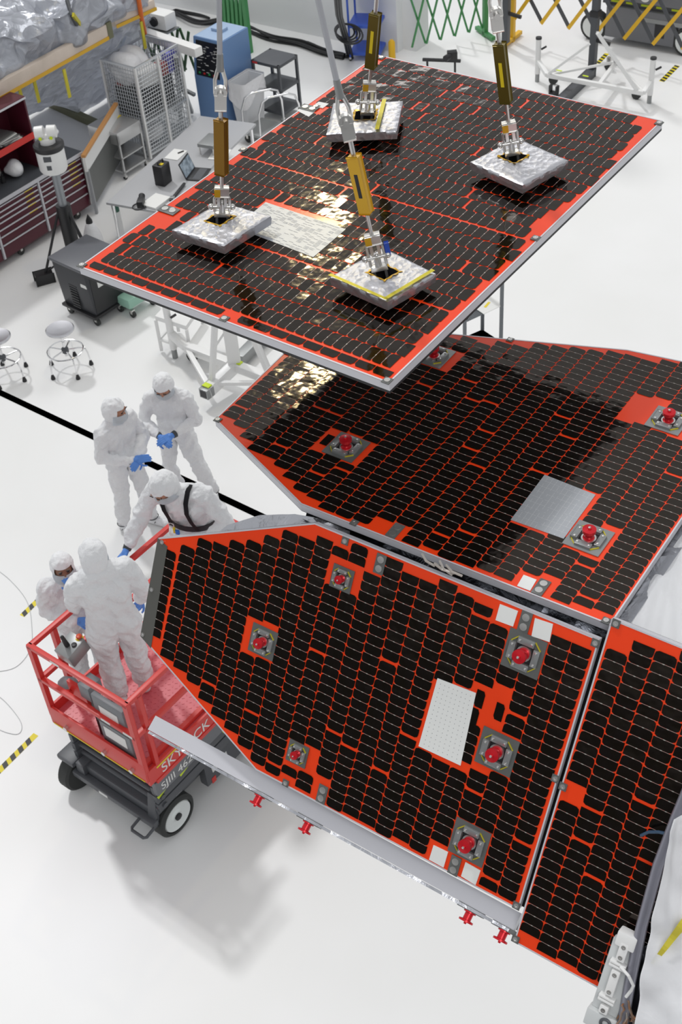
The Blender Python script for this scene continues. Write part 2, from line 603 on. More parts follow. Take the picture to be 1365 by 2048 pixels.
    def patch(s, name, pix, material, label=None, pad=0.004, dots=None, lines=None):
        q = [s.uv(p) for p in pix]
        o = MB().prism(q, -0.0006, 0.0019).build(name, M[material], s.root, smooth=False)
        if label:
            o['label'] = label
        s.hide_under(pix)
        if lines:
            d = MB()
            a, b, c, e = [Vector(x) for x in q[:4]]
            def seg(p0, p1, hw):
                n_ = (p1-p0).normalized()
                n_ = Vector((-n_.y, n_.x))*hw
                d.bm.faces.new([d.bm.verts.new((*v_, 0.0023)) for v_ in (p0-n_, p1-n_, p1+n_, p0+n_)])
            for i in range(1, lines[0]):
                t_ = i/lines[0]
                k_ = lines[3]
                for j in range(k_):
                    f0, f1 = (j+0.08)/k_, (j+0.92)/k_
                    p0, p1 = a.lerp(b, t_), e.lerp(c, t_)
                    if s.rnd.random() < lines[4]:
                        seg(p0.lerp(p1, f0), p0.lerp(p1, f1), lines[5])
            for i in range(1, lines[1]):
                t_ = i/lines[1]
                k_ = lines[3]
                for j in range(k_):
                    f0, f1 = (j+0.08)/k_, (j+0.92)/k_
                    p0, p1 = a.lerp(e, t_), b.lerp(c, t_)
                    if s.rnd.random() < lines[4]:
                        seg(p0.lerp(p1, f0), p0.lerp(p1, f1), lines[5])
            d.build('stitched_seam_pattern', M[lines[2]], o, smooth=False)
        if dots:
            d = MB()
            a, b, c, e = [Vector(x) for x in q[:4]]
            for i in range(1, dots[0]):
                for j in range(1, dots[1]):
                    p = (a*(1-i/dots[0])+b*(i/dots[0]))*(1-j/dots[1]) + (e*(1-i/dots[0])+c*(i/dots[0]))*(j/dots[1])
                    d.box((p.x, p.y, 0.0021), (0.0020, 0.0020, 0.0006))
            d.build('vent_perforation', M['char'], o, smooth=False)
        return o

# front panel: tilted sixty degrees, facing the balcony
azA = math.radians(-37.4)
A_DIR = Vector((math.cos(azA), math.sin(azA), 0))
B_DIR = Vector((-A_DIR.y, A_DIR.x, 0))
C_DIR = B_DIR*math.cos(math.radians(60.6)) + UPZ*math.sin(math.radians(60.6))
FO = CO + ray((270, 1170)).normalized()*5.7
fp = Panel('solar_panel', 'octagonal solar panel tilted toward the viewer, red scissor lift behind its left end', 'solar panel', FO, A_DIR, C_DIR)
fp.outline([(281, 1272), (512, 1540), (1038, 1820), (1200, 1279), (630, 1046), (316, 1076)])
fp.shell(0.028)
# grey laminate strip down the left end
_a, _b = fp.poly[0], fp.poly[5]
_s = Vector((0.052, 0))
_d = (fp.poly[1]-fp.poly[0]).normalized()
MB().prism([tuple(_a), tuple(_a+_d*0.075), tuple(_b+Vector((0.058, -0.018))+ (fp.poly[4]-fp.poly[5]).normalized()*0.0), tuple(_b)], -0.0005, 0.001).build('end_strip', M['edge_grey'], fp.root)['label'] = 'dark grey laminate strip'
fp.blockpx([(316, 1076), (281, 1272), (313, 1290), (345, 1090)], 0)
fp.keep.pop()
for p in ((323, 1083), (302, 1178), (284, 1268)):
    u, v = fp.uv(p)
    MB().lathe([(0.010, 0), (0.010, 0.004), (0.004, 0.004), (0, 0.003)], (u+0.006, v, 0.001), 12).build('edge_washer', M['steel'], fp.root)
for p in ((1049, 1307), (995, 1503), (940, 1684)):
    fp.holddown(p, 0.152)
fp.holddown((527, 1283), 0.128)
for p in ((685, 1157), (596, 1507)):
    fp.holddown(p, 0.098)
for p in ((1051, 1244), (910, 1731), (645, 1588)):
    fp.twin(p)
fp.twin((761, 1128))
for p in ((691, 1082), (572, 1566), (1112, 1557), (1034, 1811), (1192, 1286)):
    fp.fitting(p)
fp.patch('white_cover_sheet', [(876, 1356), (953, 1386), (922, 1531), (838, 1492)], 'white_patch', 'white sheet dotted with small vent holes', dots=(9, 16))
for q in ([(1001, 1208), (1037, 1222), (1027, 1253), (992, 1240)], [(1071, 1236), (1107, 1248), (1100, 1284), (1064, 1272)],
          [(868, 1690), (897, 1704), (888, 1735), (859, 1719)], [(932, 1724), (962, 1741), (952, 1770), (923, 1752)]):
    fp.patch('white_patch', q, 'white_patch', 'small square white patch')
fp.blockpx([(955, 1365), (1035, 1392), (1010, 1470), (935, 1440)], -0.012)      # bare red ground beside the white sheet
_uR = fp.uv((1120, 1545))[0]
fp.cells(0.0797, 0.0410, _uR-0.0165-0.013-0.0797*30, 0.0, margin=0.009, breaks=((7, 0.013),))
# odd cells turned upright beside the white sheet
_c = MB()
for p in ((960, 1398), (948, 1433), (938, 1469), (999, 1424)):
    u, v = fp.uv(p)
    _c.prism([(u-0.018, v-0.022), (u-0.011, v-0.035), (u+0.018, v-0.035), (u+0.018, v+0.022), (u+0.011, v+0.035), (u-0.018, v+0.035)], 0.0, 0.0006)
_c.build('turned_cell_strip', M['cell'], fp.root, smooth=False)

# second tilted panel at the lower right
sp = Panel('solar_panel', 'taller solar panel at the right edge, a narrow gap away from the octagonal one', 'solar panel', onp((1224, 1237), FO, fp.n), A_DIR, C_DIR)
_w = 1.15
_tl, _bl = Vector(sp.uv((1224, 1237))), Vector(sp.uv((1028, 1884)))
sp.outline([_bl, _bl+Vector((0.60, 0.0)), _tl+Vector((0.60, 0.0)), _tl])
sp.shell(0.03)
for p in ((1233, 1247), (1127, 1573), (1032, 1878)):
    sp.fitting(p)
sp.blockpx([(1137, 1572), (1166, 1583), (1160, 1604), (1130, 1592)], -0.012)
sp.blockpx([(1262, 1268), (1238, 1258), (1226, 1290), (1248, 1300)], -0.005)
_u0 = _tl.x*0.5+_bl.x*0.5+0.010
sp.cells(0.0830, 0.0415, _u0, 0.0, margin=0.005)

# middle panel: level, its near edge above the front panel
MZ = 5.87
MO = at((800, 950), MZ)
mp = Panel('solar_panel', 'large level solar panel lying under the hanging one, red capped hold downs on it', 'solar panel', MO, A_DIR, B_DIR)
_end = Vector(mp.uv((430, 838)))
_e2 = Vector(mp.uv((575, 699)))
_dir = (_e2-_end).normalized()
_near = Vector(mp.uv((602, 1008)))
_nr = Vector(mp.uv((1222, 1250)))
_fc = Vector(mp.uv((1255, 699)))
_fx = Vector(mp.uv((1365, 722)))
_right = Vector(mp.uv((1365, 1038)))
_h = Vector(mp.uv((900, 667)))
# where the end edge meets the far chamfer, under the hanging panel
def meet(a, b, c, d):
    r, s2 = b-a, d-c
    t = ((c-a).x*s2.y-(c-a).y*s2.x)/(r.x*s2.y-r.y*s2.x)
    return a+r*t
_cor = meet(_end, _e2, _fc, _h)
_farR = meet(_fc, _fx, _nr, _right)
mp.outline([_end, _near, _nr, _farR, _fc, _cor])
mp.shell(0.036)
mp.holddown((693, 895), 0.150)
for p in ((1178, 1077), (1337, 842), (868, 712)):
    mp.holddown(p, 0.150, bright=True)  # paler metal puts the reflections on these hold downs into their colour
mp.twin((791, 1062))
mp.twin((1083, 1175))
for p in ((436, 840), (575, 705), (1021, 680), (709, 1046), (1213, 1242)):
    mp.fitting(p)
mp.patch('silver_grid_sheet', [(1090, 950), (1192, 990), (1128, 1078), (1022, 1040)], 'foil_patch', 'silver film sheet with a stitched grid', lines=(11, 9, 'seam', 24, 0.85, 0.0006))
mp.patch('white_patch', [(1048, 1150), (1074, 1160), (1061, 1182), (1035, 1172)], 'white_patch', 'small white taped patch')
mp.blockpx([(1270, 785), (1330, 800), (1300, 850), (1240, 840)], -0.02)
mp.blockpx([(655, 858), (690, 870), (660, 910), (630, 890)], -0.02)
mp.blockpx([(740, 1035), (770, 1045), (760, 1070), (730, 1058)], -0.01)
_ml = max(_end.x, _cor.x)+0.008
_nc = round((min(_nr.x, _farR.x)-0.012-_ml)/0.0795)
mp.cells((min(_nr.x, _farR.x)-0.012-_ml)/_nc, 0.0405, _ml, 0.0, margin=0.007, gaps=1.4)
u, v = mp.uv((655, 880))
MB().prism([(u-0.018, v-0.035), (u+0.018, v-0.035), (u+0.018, v+0.035), (u-0.018, v+0.035)], 0, 0.0006).build('turned_cell', M['cell'], mp.root)

# hanging panel
TZ = 6.64
_n = Vector((-0.0233, -0.0309, 0.99925)).normalized()
TO = at((620, 480), TZ)
tA = Vector((0.7735, -0.6337, -0.0016))
tp = Panel('solar_panel', 'rectangular solar panel hanging level from four slings, silver wrapped pads on it', 'solar panel', TO, tA, _n.cross(tA))
tp.outline([(158, 533), (779, 766), (1326, 241), (755, 109)])
tp.shell(0.036, back=0.012)
for p in ((164, 531), (449, 638), (775, 762), (1319, 247), (1072, 477), (763, 116), (632, 214), (487, 300), (345, 420)):
    tp.fitting(p, 0.026)
tp.twin((338, 421), 'u', 0.09, 0.05)
tp.twin((618, 217), 'u', 0.09, 0.05)
for q in ([(606, 212), (630, 224), (618, 234), (595, 222)], [(638, 204), (658, 208), (646, 217), (626, 212)]):
    tp.patch('white_patch', q, 'white_patch', 'small white patch', pad=0.0)
tp.patch('silver_strip_sheet', [(532, 405), (692, 459), (627, 515), (470, 455)], 'foil_patch', 'silver film sheet with fine stripes', lines=(0, 30, 'seam_dark', 16, 0.45, 0.0011))
tp.blockpx([(310, 420), (360, 430), (345, 450), (300, 440)], 0)
tp.blockpx([(1262, 238), (1320, 250), (1300, 262), (1255, 252)], -0.02)
tp.blockpx([(1080, 425), (1120, 432), (1105, 455), (1062, 445)], -0.015)
tp.blockpx([(1065, 462), (1092, 470), (1070, 487), (1045, 480)], -0.01)
_cu = tp.poly
# one row of cells laid lengthwise along the near edge, the rest stand across
_v0 = min(p[1] for p in _cu)
_u0 = _cu[0].x
tp.blockpx([(300, 584), (302, 585), (303, 586)], 0)
tp.keep.pop()
_keep = list(tp.keep)
_vT = min(_cu[2].y, _cu[3].y)-0.010
_nr_ = round((_vT-_v0-0.070-0.016)/0.0775)
_lw = (max(p.x for p in _cu)-0.012-_u0-0.016)
tp.cells((_vT-_v0-0.070-0.016)/_nr_, _lw/round(_lw/0.0432), _v0+0.070, _u0+0.012, margin=0.008, along='v', breaks=((5, 0.008), (12, 0.008)), gaps=1.3)
_L, _i = MB(), 0
_u = _u0+0.030
while _u < max(p.x for p in _cu)-0.1:
    if abs(_u+0.038-tp.uv((449, 636))[0]) > 0.05:
        _L.prism([(_u+0.010, _v0+0.020), (_u+0.066, _v0+0.020), (_u+0.0745, _v0+0.032), (_u+0.0745, _v0+0.058), (_u+0.001, _v0+0.058), (_u+0.001, _v0+0.032)], 0.0, 0.0006)
    _u += 0.0775
_L.build('edge_cell_row', M['cell'], tp.root, smooth=False)
# ------------------------------------------------------------------ pads and slings on the hanging panel
def pad_cover(pix, hole, label, tape, mseed):
    z1 = TZ + 0.075
    n = tp.n
    c = [onp(p, TO+n*0.080, n) for p in pix]                 # left, bottom, right, top
    ctr = (c[0]+c[1]+c[2]+c[3])/4
    base = ctr - n*0.076
    m = Matrix((tp.u, tp.v, n)).transposed().to_4x4()
    m.translation = base
    root = thing('wrapped_pad', label, 'pad', group='foil wrapped pads under the slings', mtx=m)
    inv = m.inverted()
    q = [inv @ p for p in c]
    hp = inv @ onp(hole, TO+n*0.080, n)
    K = 28
    def P(s, t):
        return (q[0]*(1-s)+q[1]*s)*(1-t) + (q[3]*(1-s)+q[2]*s)*t
    best = min(((P(i/K, j/K)-hp).length, i, j) for i in range(K+1) for j in range(K+1))
    hi, hj = best[1], best[2]
    H2 = 4
    b = MB()
    g = {}
    for i in range(K+1):
        for j in range(K+1):
            p = P(i/K, j/K)
            dx, dy = abs(i-hi), abs(j-hj)
            d = max(dx, dy)
            e = min(i, j, K-i, K-j)
            z = p.z - 0.004 + 0.0016*noise.noise(Vector((i*0.35, j*0.35, mseed))) + 0.0012*noise.noise(Vector((i*0.9, j*0.9, mseed+7)))
            ang = math.atan2(j-hj, i-hi)
            z += 0.0011*math.sin(ang*22+mseed)*max(0, 1-(d-H2)/9)
            z -= 0.004 if e == 0 else 0
            g[i, j] = (p.x, p.y, z)
    V = {}
    def vv(k):
        if k not in V:
            V[k] = b.bm.verts.new(g[k])
        return V[k]
    for i in range(K):
        for j in range(K):
            if hi-H2 <= i < hi+H2 and hj-H2 <= j < hj+H2:
                continue
            b.bm.faces.new((vv((i, j)), vv((i+1, j)), vv((i+1, j+1)), vv((i, j+1))))
    # skirts
    rim = [(i, 0) for i in range(K)] + [(K, j) for j in range(K)] + [(i, K) for i in range(K, 0, -1)] + [(0, j) for j in range(K, 0, -1)]
    lows = []
    for k in rim:
        x, y, z = g[k]
        w_ = 1.0 + 0.012*noise.noise(Vector((x*30, y*30, mseed)))
        lows.append((b.bm.verts.new((x*1.01*w_, y*1.01*w_, z*0.80)), b.bm.verts.new((x*0.99, y*0.99, 0.030))))
    for a in range(len(rim)):
        bq = (a+1) % len(rim)
        b.bm.faces.new((vv(rim[a]), vv(rim[bq]), lows[bq][0], lows[a][0]))
        b.bm.faces.new((lows[a][0], lows[bq][0], lows[bq][1], lows[a][1]))
    b.build('foil_wrap', M['foil'], root, smooth=60)
    # hole walls and its tape rim
    ring = [(i, hj-H2) for i in range(hi-H2, hi+H2)] + [(hi+H2, j) for j in range(hj-H2, hj+H2)] + [(i, hj+H2) for i in range(hi+H2, hi-H2, -1)] + [(hi-H2, j) for j in range(hj+H2, hj-H2, -1)]
    w = MB()
    hc = Vector(g[hi, hj])
    n_ = len(ring)
    A = [w.bm.verts.new(Vector(g[k])+Vector((0, 0, 0.001))) for k in ring]
    B = [w.bm.verts.new((g[k][0], g[k][1], 0.006)) for k in ring]
    for a in range(n_):
        w.bm.faces.new((A[a], A[(a+1) % n_], B[(a+1) % n_], B[a]))
    w.build('opening_lining', M['black'], root)
    t = MB()
    A = [t.bm.verts.new(Vector(g[k])+Vector((0, 0, 0.0015))) for k in ring]
    B = []
    for ii, k in enumerate(ring):
        v_ = Vector(g[k])
        B.append(t.bm.verts.new(hc+(v_-hc)*(1.22+0.09*math.sin(ii*2.3+mseed))+Vector((0, 0, 0.003+v_.z-hc.z))))
    for a in range(n_):
        t.bm.faces.new((A[a], A[(a+1) % n_], B[(a+1) % n_], B[a]))
    t.build('opening_tape', M['kapton'], root)
    if tape:
        t = MB()
        for (s0, t0, s1, t1, ww) in tape:
            for k in range(10):
                f0, f1 = k/10, (k+1)/10
                pa, pb = (s0+(s1-s0)*f0, t0+(t1-t0)*f0), (s0+(s1-s0)*f1, t0+(t1-t0)*f1)
                d = Vector((pb[0]-pa[0], pb[1]-pa[1]))
                nn = Vector((-d.y, d.x)).normalized()*ww
                qs = []
                for (s_, t_) in ((pa[0]-nn.x, pa[1]-nn.y), (pb[0]-nn.x, pb[1]-nn.y), (pb[0]+nn.x, pb[1]+nn.y), (pa[0]+nn.x, pa[1]+nn.y)):
                    qs.append(t.bm.verts.new(P(s_, t_)+Vector((0, 0, 0.006))))
                t.bm.faces.new(qs)
        t.build('edge_tape', M['kapton2'], root)
    return root
pad_cover([(343, 457), (447, 489), (541, 429), (441, 401)], (441, 436), 'foil wrapped square pad overlapping the striped silver sheet', None, 1.3)
pad_cover([(653, 266), (794, 259), (806, 199), (667, 203)], (731, 230), 'foil wrapped pad with one amber tape stripe, near the far corner', [(0.72, 0.0, 0.74, 1.0, 0.03)], 4.1)
pad_cover([(660, 551), (775, 601), (872, 544), (767, 492)], (768, 543), 'foil wrapped pad with yellow taped edges, nearest the bottom corner of its panel', [(0.0, 0.0, 1.0, 0.0, 0.028), (0.97, 0.0, 0.96, 1.0, 0.03)], 8.2)
pad_cover([(941, 321), (1046, 368), (1137, 317), (1034, 273)], (1029, 312), 'plain foil wrapped pad nearest the far right corner of its panel', None, 12.7)

def proj(p):
    v = CM.transposed() @ (Vector(p)-CO)
    return Vector((CX+F_PX*v.x/v.z, CY+F_PX*v.y/v.z))
def sling(base_px, up_px, ys, label, gold, blue=False):
    b = onp(base_px, TO+tp.n*0.080, tp.n)-tp.n*0.070
    r = ray(up_px)
    y = b.y*0.86+0.14*4.85
    up = CO + r*(y/r.y)
    def pt(py):                                   # point of the sling at a given photo row
        lo, hi = 0.0, 1.0
        for _ in range(40):
            m_ = (lo+hi)/2
            if proj(b.lerp(up, m_)).y > py:
                lo = m_
            else:
                hi = m_
        return b.lerp(up, lo)
    root = thing('lifting_sling', label, 'sling', loc=b, group='lifting slings')
    ax = (up-b).normalized()
    side = ax.cross(Vector((0, 1, 0))).normalized()
    fr = side.cross(ax)
    y_sh, y_b0, y_b1, y_eye = ys
    s0, s1, e = pt(y_sh), pt(y_b0), pt(y_b1)
    eye = pt(y_eye)
    W = lambda m, n_, mt, par=root, **k: m.build(n_, M[mt], par, world=True, **k)
    # foot clevis standing in the pad's opening
    m = MB()
    for k in (-1, 1):
        m.bar(b+side*0.022*k, b+side*0.022*k+ax*0.085, 0.010, 0.016, up=fr)
    m.bar(b+side*-0.03+ax*0.080, b+side*0.03+ax*0.080, 0.034, 0.012, up=ax, bev=0.002)
    W(m, 'foot_clevis', 'steel')
    m = MB().tube(b+ax*0.085, b+ax*0.125, 0.014, 0.012)
    m.ball(b+ax*0.130, 0.009, n=10)
    W(m, 'foot_bolt', 'steel')
    L = (s0-b).length
    m = MB()
    pts = []
    for i in range(13):                            # bow shackle
        a = math.pi*i/12
        pts.append(s0 - ax*0.035 - ax*(L-0.12)*0.62*(1-abs(math.cos(a)))*0.0 + side*0.030*math.cos(a) - ax*(-0.020*math.sin(a)))
    pts = [b+ax*0.09+side*0.030] + pts + [b+ax*0.09-side*0.030]
    m.path(pts, 0.0065, 8)
    m.tube(b+ax*(L*0.62)-side*0.042, b+ax*(L*0.62)+side*0.045, 0.008)
    m.ball(b+ax*(L*0.62)+side*0.045, 0.013, n=10)
    m.ball(b+ax*(L*0.62)-side*0.042, 0.013, n=10)
    W(m, 'bow_shackle', 'steel')
    m = MB().box(s0, (0.050, 0.030, 0.034), Matrix((side, fr, ax)).transposed(), bev=0.004)
    m.box(s0-ax*0.03+side*0.014, (0.012, 0.028, 0.06), Matrix((side, fr, ax)).transposed())
    m.box(s0-ax*0.03-side*0.014, (0.012, 0.028, 0.06), Matrix((side, fr, ax)).transposed())
    W(m, 'lower_fork', 'steel')
    m = MB().box(s0+side*0.018+fr*-0.012, (0.024, 0.022, 0.028), Matrix((side, fr, ax)).transposed())
    W(m, 'amber_tape_tab', 'kapton')
    W(MB().tube(s0, s1, 0.0075), 'lower_threaded_rod', 'steel')
    q45 = Matrix((side, fr, ax)).transposed() @ Matrix.Rotation(0.5, 3, 'Z')
    m = MB().box((s1+e)/2, (0.036, 0.036, (e-s1).length), q45, bev=0.005)
    body = W(m, 'turnbuckle_body', 'bronze' if gold == 0 else ('kapton' if gold == 1 else 'olive'))
    if gold:
        m = MB().box((s1+e)/2, (0.014, 0.0375, (e-s1).length*0.42), q45)
        W(m, 'body_slot', 'yellow' if gold == 2 else 'black', body)
    W(MB().tube(e, eye, 0.009), 'upper_threaded_rod', 'steel')
    m = MB().tube(eye-fr*0.016, eye+fr*0.016, 0.026, n=20)
    m.box(eye-ax*0.035, (0.036, 0.028, 0.06), Matrix((side, fr, ax)).transposed(), bev=0.005)
    m.tube(eye-fr*0.03, eye+fr*0.03, 0.012)
    W(m, 'upper_eye', 'steel')
    m = MB()
    tp0 = eye+ax*0.10
    m.path([tp0+side*0.006, eye+ax*0.05+side*0.020, eye+side*0.020-ax*0.002, eye-ax*0.022, eye-side*0.020-ax*0.002, eye+ax*0.05-side*0.020, tp0-side*0.006], 0.0075, 8)
    W(m, 'thimble_loop', 'steel')
    W(MB().tube(eye+ax*0.085, eye+ax*0.15, 0.0155, 0.012), 'swage_sleeve', 'plate2')
    W(MB().tube(eye+ax*0.14, up+ax*1.2, 0.0105), 'wire_rope', 'rope')
    if blue:
        W(MB().box(s0-side*0.045-ax*0.05, (0.012, 0.012, 0.05), Matrix((side, fr, ax)).transposed(), bev=0.003), 'blue_tag', 'blue_tag')
    return root
M['olive'] = mat('olive_gold_body', (0.15, 0.115, 0.02), 0.3, 0.5)
M['rope'] = mat('grey_sheathed_rope', (0.42, 0.43, 0.46), 0.4, 0.3)
M['blue_tag'] = mat('blue_tag_plastic', (0.02, 0.07, 0.42), 0.4)
sling((440, 433), (438, -30), (383, 347, 240, 186), 'lifting sling with plain gold turnbuckle in front of the blue cabinet', 0)
sling((730, 227), (757, -40), (172, 133, 28, -60), 'lifting sling rising from the pad with the amber stripe', 2)
sling((765, 541), (630, -30), (478, 424, 312, 243), 'slanting lifting sling with a blue tag, nearest the bottom corner of its panel', 1, True)
sling((1029, 309), (985, -40), (253, 203, 88, 28), 'lifting sling with yellow slot in its olive turnbuckle, in front of the black mast', 2)

# ------------------------------------------------------------------ spacecraft body between the panels
M['blanket'] = film_mat('white_thermal_cloth', (0.93, 0.935, 0.95), 0.55, 3.0, 0.10, 0.0)
core = thing('spacecraft_body', 'dark foil covered spacecraft body in the gap between the panels', 'spacecraft', mtx=Matrix.Translation(at((900, 1120), MZ-0.1)))
_nA = _near.x + 0.02
def W3(u, v, z=0.0):
    return mp.o + mp.u*u + mp.v*v + UPZ*z
def fw(u, v, d=0.0):
    return fp.o + fp.u*u + fp.v*v + fp.n*d
m = MB()
uR = _nr.x + 0.9
ftop = fp.uv((700, 1074))[1]
fbot = fp.uv((760, 1672))[1]
uF0, uF1 = fp.uv((560, 1565))[0], fp.uv((1036, 1815))[0]+0.02
vN = _nr.y
# hexagonal bus behind the panels
sec = []
_fo = mp.o
for u in (_near.x+0.12, _nr.x-0.03):
    pts = []
    top_in = W3(u, vN+0.07, -0.07)
    top_far = W3(u, vN+0.95, -0.07)
    low = top_in - C_DIR*1.05 - fp.n*0.03
    lowfar = low + B_DIR*1.5
    sec.append([m.bm.verts.new(p) for p in (top_in, top_far, lowfar, low)])
for i in range(4):
    m.bm.faces.new((sec[0][i], sec[0][(i+1) % 4], sec[1][(i+1) % 4], sec[1][i]))
m.bm.faces.new(sec[0][::-1])
m.bm.faces.new(sec[1])
m.build('bus_shell', M['dark_foil'], core, world=True)
m = MB()
_g0, _g1 = fp.poly[2], fp.poly[3]
m.bm.faces.new([m.bm.verts.new(p) for p in (fw(_g0.x-0.04, _g0.y, -0.034), fw(_g0.x+0.05, _g0.y, -0.034), fw(_g1.x+0.05, _g1.y, -0.034), fw(_g1.x-0.04, _g1.y, -0.034))])
bmesh.ops.solidify(m.bm, geom=m.bm.faces[:], thickness=0.01)
m.build('seam_backing', M['under'], core, world=True)
# grey foil ledge along the gap
m = MB()
def ledge(i, j):
    u = _near.x-0.02 + (0.10 + (_nr.x+0.01-_near.x))*i
    p0 = W3(u, vN+0.045, -0.055)
    p1 = fw(fp.uv((700, 1074))[0] + (u-mp.uv((700, 1044))[0]), ftop-0.02, -0.035)
    p = p0.lerp(p1, j)
    return p - UPZ*0.035*math.sin(math.pi*j) + fp.n*0.012*noise.noise(Vector((i*22, j*2, 1.0)))
m.grid(ledge, 60, 5)
m.build('foil_ledge', M['dark_foil'], core, world=True)
m = MB()
for p, q, r in (((870, 1127), (910, 1146), 0.006), ((880, 1122), (905, 1150), 0.005), ((893, 1130), (925, 1152), 0.005), ((845, 1108), (870, 1132), 0.005)):
    a, b_ = onp(p, FO, fp.n)-fp.n*0.0, onp(q, FO, fp.n)
    m.path([a, (a+b_)/2+fp.n*0.02, b_], r, 6)
m.build('harness_loops', M['wire'], core, world=True)
m = MB()
m.box(onp((615, 1018), FO, fp.n)-fp.n*0.16, (0.10, 0.16, 0.10), Matrix.Rotation(0.4, 3, 'Z'), bev=0.01)
m.build('amber_foil_box', M['kapton'], core, world=True)
# foil flap above the front panel's upper chamfer
m = MB()
flp = [((455, 1050), 0.0), ((520, 1030), 0.0), ((590, 1028), 0.0), ((660, 1040), 0.0), ((700, 1062), 0.0)]
flb = [(440, 1062), (500, 1062), (580, 1058), (650, 1058), (700, 1078)]
A_ = [onp(p[0], FO-fp.n*0.07, fp.n) for p in flp]
B_ = [onp(p, FO-fp.n*0.035, fp.n) for p in flb]
def flap(i, j):
    k = min(3, int(i*4))
    f = i*4-k
    return (A_[k].lerp(A_[k+1], f)).lerp(B_[k].lerp(B_[k+1], f), j) + fp.n*0.008*noise.noise(Vector((i*14, j*3, 5)))
m.grid(flap, 24, 6)
m.build('foil_flap', M['foil_soft'], core, world=True)

# lower folded panel, seen edge on below the front panel
eb0, eb1 = onp((308, 1437), FO-fp.n*0.06, fp.n), onp((1040, 1834), FO-fp.n*0.06, fp.n)
eu = (eb1-eb0).normalized()
vd = (ray((690, 1650)).normalized())
vd = (vd - eu*vd.dot(eu)).normalized()
ew = eu.cross(vd)
if ew.z < 0:
    ew = -ew
lp = thing('folded_panel', 'folded panel seen edge on as a silver bar below the octagonal panel', 'solar panel', mtx=Matrix((eu, vd, ew)).transposed().to_4x4().copy() if False else (Matrix.Translation(eb0) @ Matrix((eu, vd, ew)).transposed().to_4x4()))
LB = (eb1-eb0).length
MB().box((LB/2, 0.02, -0.020), (LB, 0.04, 0.070)).build('edge_frame', M['frame'], lp)
MB().prism([(0.10, 0.04), (LB, 0.04), (LB, 0.62), (0.5, 0.62), (0.10, 0.20)], -0.050, -0.012).build('panel_slab', M['under'], lp)
MB().box((LB/2, -0.001, -0.0635), (LB*0.985, 0.012, 0.012)).build('foil_seal', M['foil_soft'], lp)
for px in ((530, 1572), (627, 1628), (952, 1800), (1020, 1840)):
    q = PLACED[lp.name].inverted() @ onp(px, FO-fp.n*0.06, fp.n)
    br = MB().box((q.x, 0.02, -0.064), (0.11, 0.05, 0.018), bev=0.002).build('hold_down_bracket', M['plate'], lp)
    MB().lathe([(0.026, 0.0), (0.026, 0.006), (0.017, 0.008), (0.017, 0.034), (0.030, 0.036), (0.030, 0.044), (0.006, 0.045), (0.005, 0.052), (0, 0.052)], (q.x, 0.02, -0.072), 20, axis=(0, 0, -1)).build('red_release_cap', M['cap_red'], br)

# right side: white blankets, strap, hose, hinge
def sheet(name, label, cat, corners, mt, amp, fr_, nu=40, nv=40, group=None, thick=0.004, seed=0, sag=0.0):
    """corners: four world points; a cloth with folds, solid"""
    a, b_, c, d = corners
    nn = (b_-a).cross(d-a).normalized()
    ctr = (a+b_+c+d)/4
    def f(s, t):
        p = (a*(1-s)+b_*s)*(1-t)+(d*(1-s)+c*s)*t
        x = p-ctr
        h = amp*(noise.noise(Vector((x.x*fr_, x.y*fr_, x.z*fr_+seed))) + 0.5*noise.noise(Vector((x.x*fr_*2.3, x.y*fr_*2.3, x.z*fr_*2.3+seed+9))) + 0.6*abs(noise.noise(Vector((s*4+t*2, t*1.2, seed+3)))))
        return p + nn*(h + sag*math.sin(math.pi*s)*math.sin(math.pi*t))
    m = MB().grid(f, nu, nv)
    g = bmesh.ops.solidify(m.bm, geom=m.bm.faces[:], thickness=thick)
    return tag(m.build(name, M[mt], loc=ctr, smooth=80), label, cat, group)
sheet('thermal_blanket', 'white thermal blanket on the body beside the level panel', 'blanket',
      [at((1244, 1252), MZ-0.06), at((1400, 1318), MZ-0.06), at((1480, 1070), MZ-0.05), at((1368, 1064), MZ-0.05)], 'blanket', 0.02, 5, seed=2)
sheet('shade_strip', 'grey strip standing for the shade between the level panel and the white blanket', 'insulation',  # shading along the blanket's edge, laid on as a grey sheet
      [at((1228, 1240), MZ-0.045), at((1256, 1256), MZ-0.055), at((1395, 1052), MZ-0.055), at((1370, 1030), MZ-0.045)], 'foil_soft', 0.006, 8, 30, 6, seed=4)
SPO = sp.o
_cl = [onp(p, SPO+fp.n*d, fp.n) for p, d in (((1262, 2090), 0.21), ((1420, 2110), 0.25), ((1440, 1590), 0.13), ((1345, 1640), 0.09))]
cloth = sheet('cover_cloth', 'crumpled white cloth in the bottom corner, a yellow strap across it', 'cloth', _cl, 'blanket', 0.035, 6, seed=11)
m = MB()
_a, _b = onp((1372, 1842), SPO+fp.n*0.20, fp.n), onp((1306, 1928), SPO+fp.n*0.185, fp.n)
_sd = (_b-_a).cross(fp.n).normalized()*0.014
for k in range(14):
    p, q = _a.lerp(_b, k/14), _a.lerp(_b, (k+1)/14)
    wv = fp.n*0.006*math.sin(k*0.9)
    wv2 = fp.n*0.006*math.sin((k+1)*0.9)
    f0, f1 = 1-0.55*k/14, 1-0.55*(k+1)/14
    m.bm.faces.new([m.bm.verts.new(x) for x in (p-_sd*f0+wv, q-_sd*f1+wv2, q+_sd*f1+wv2, p+_sd*f0+wv)])
bmesh.ops.solidify(m.bm, geom=m.bm.faces[:], thickness=0.002)
M['strap_y'] = mat('yellow_webbing', (0.82, 0.74, 0.10), 0.6)
tag(m.build('webbing_strap', M['strap_y'], loc=_a), 'yellow webbing strap lying across the white cloth', 'strap')
m = MB()
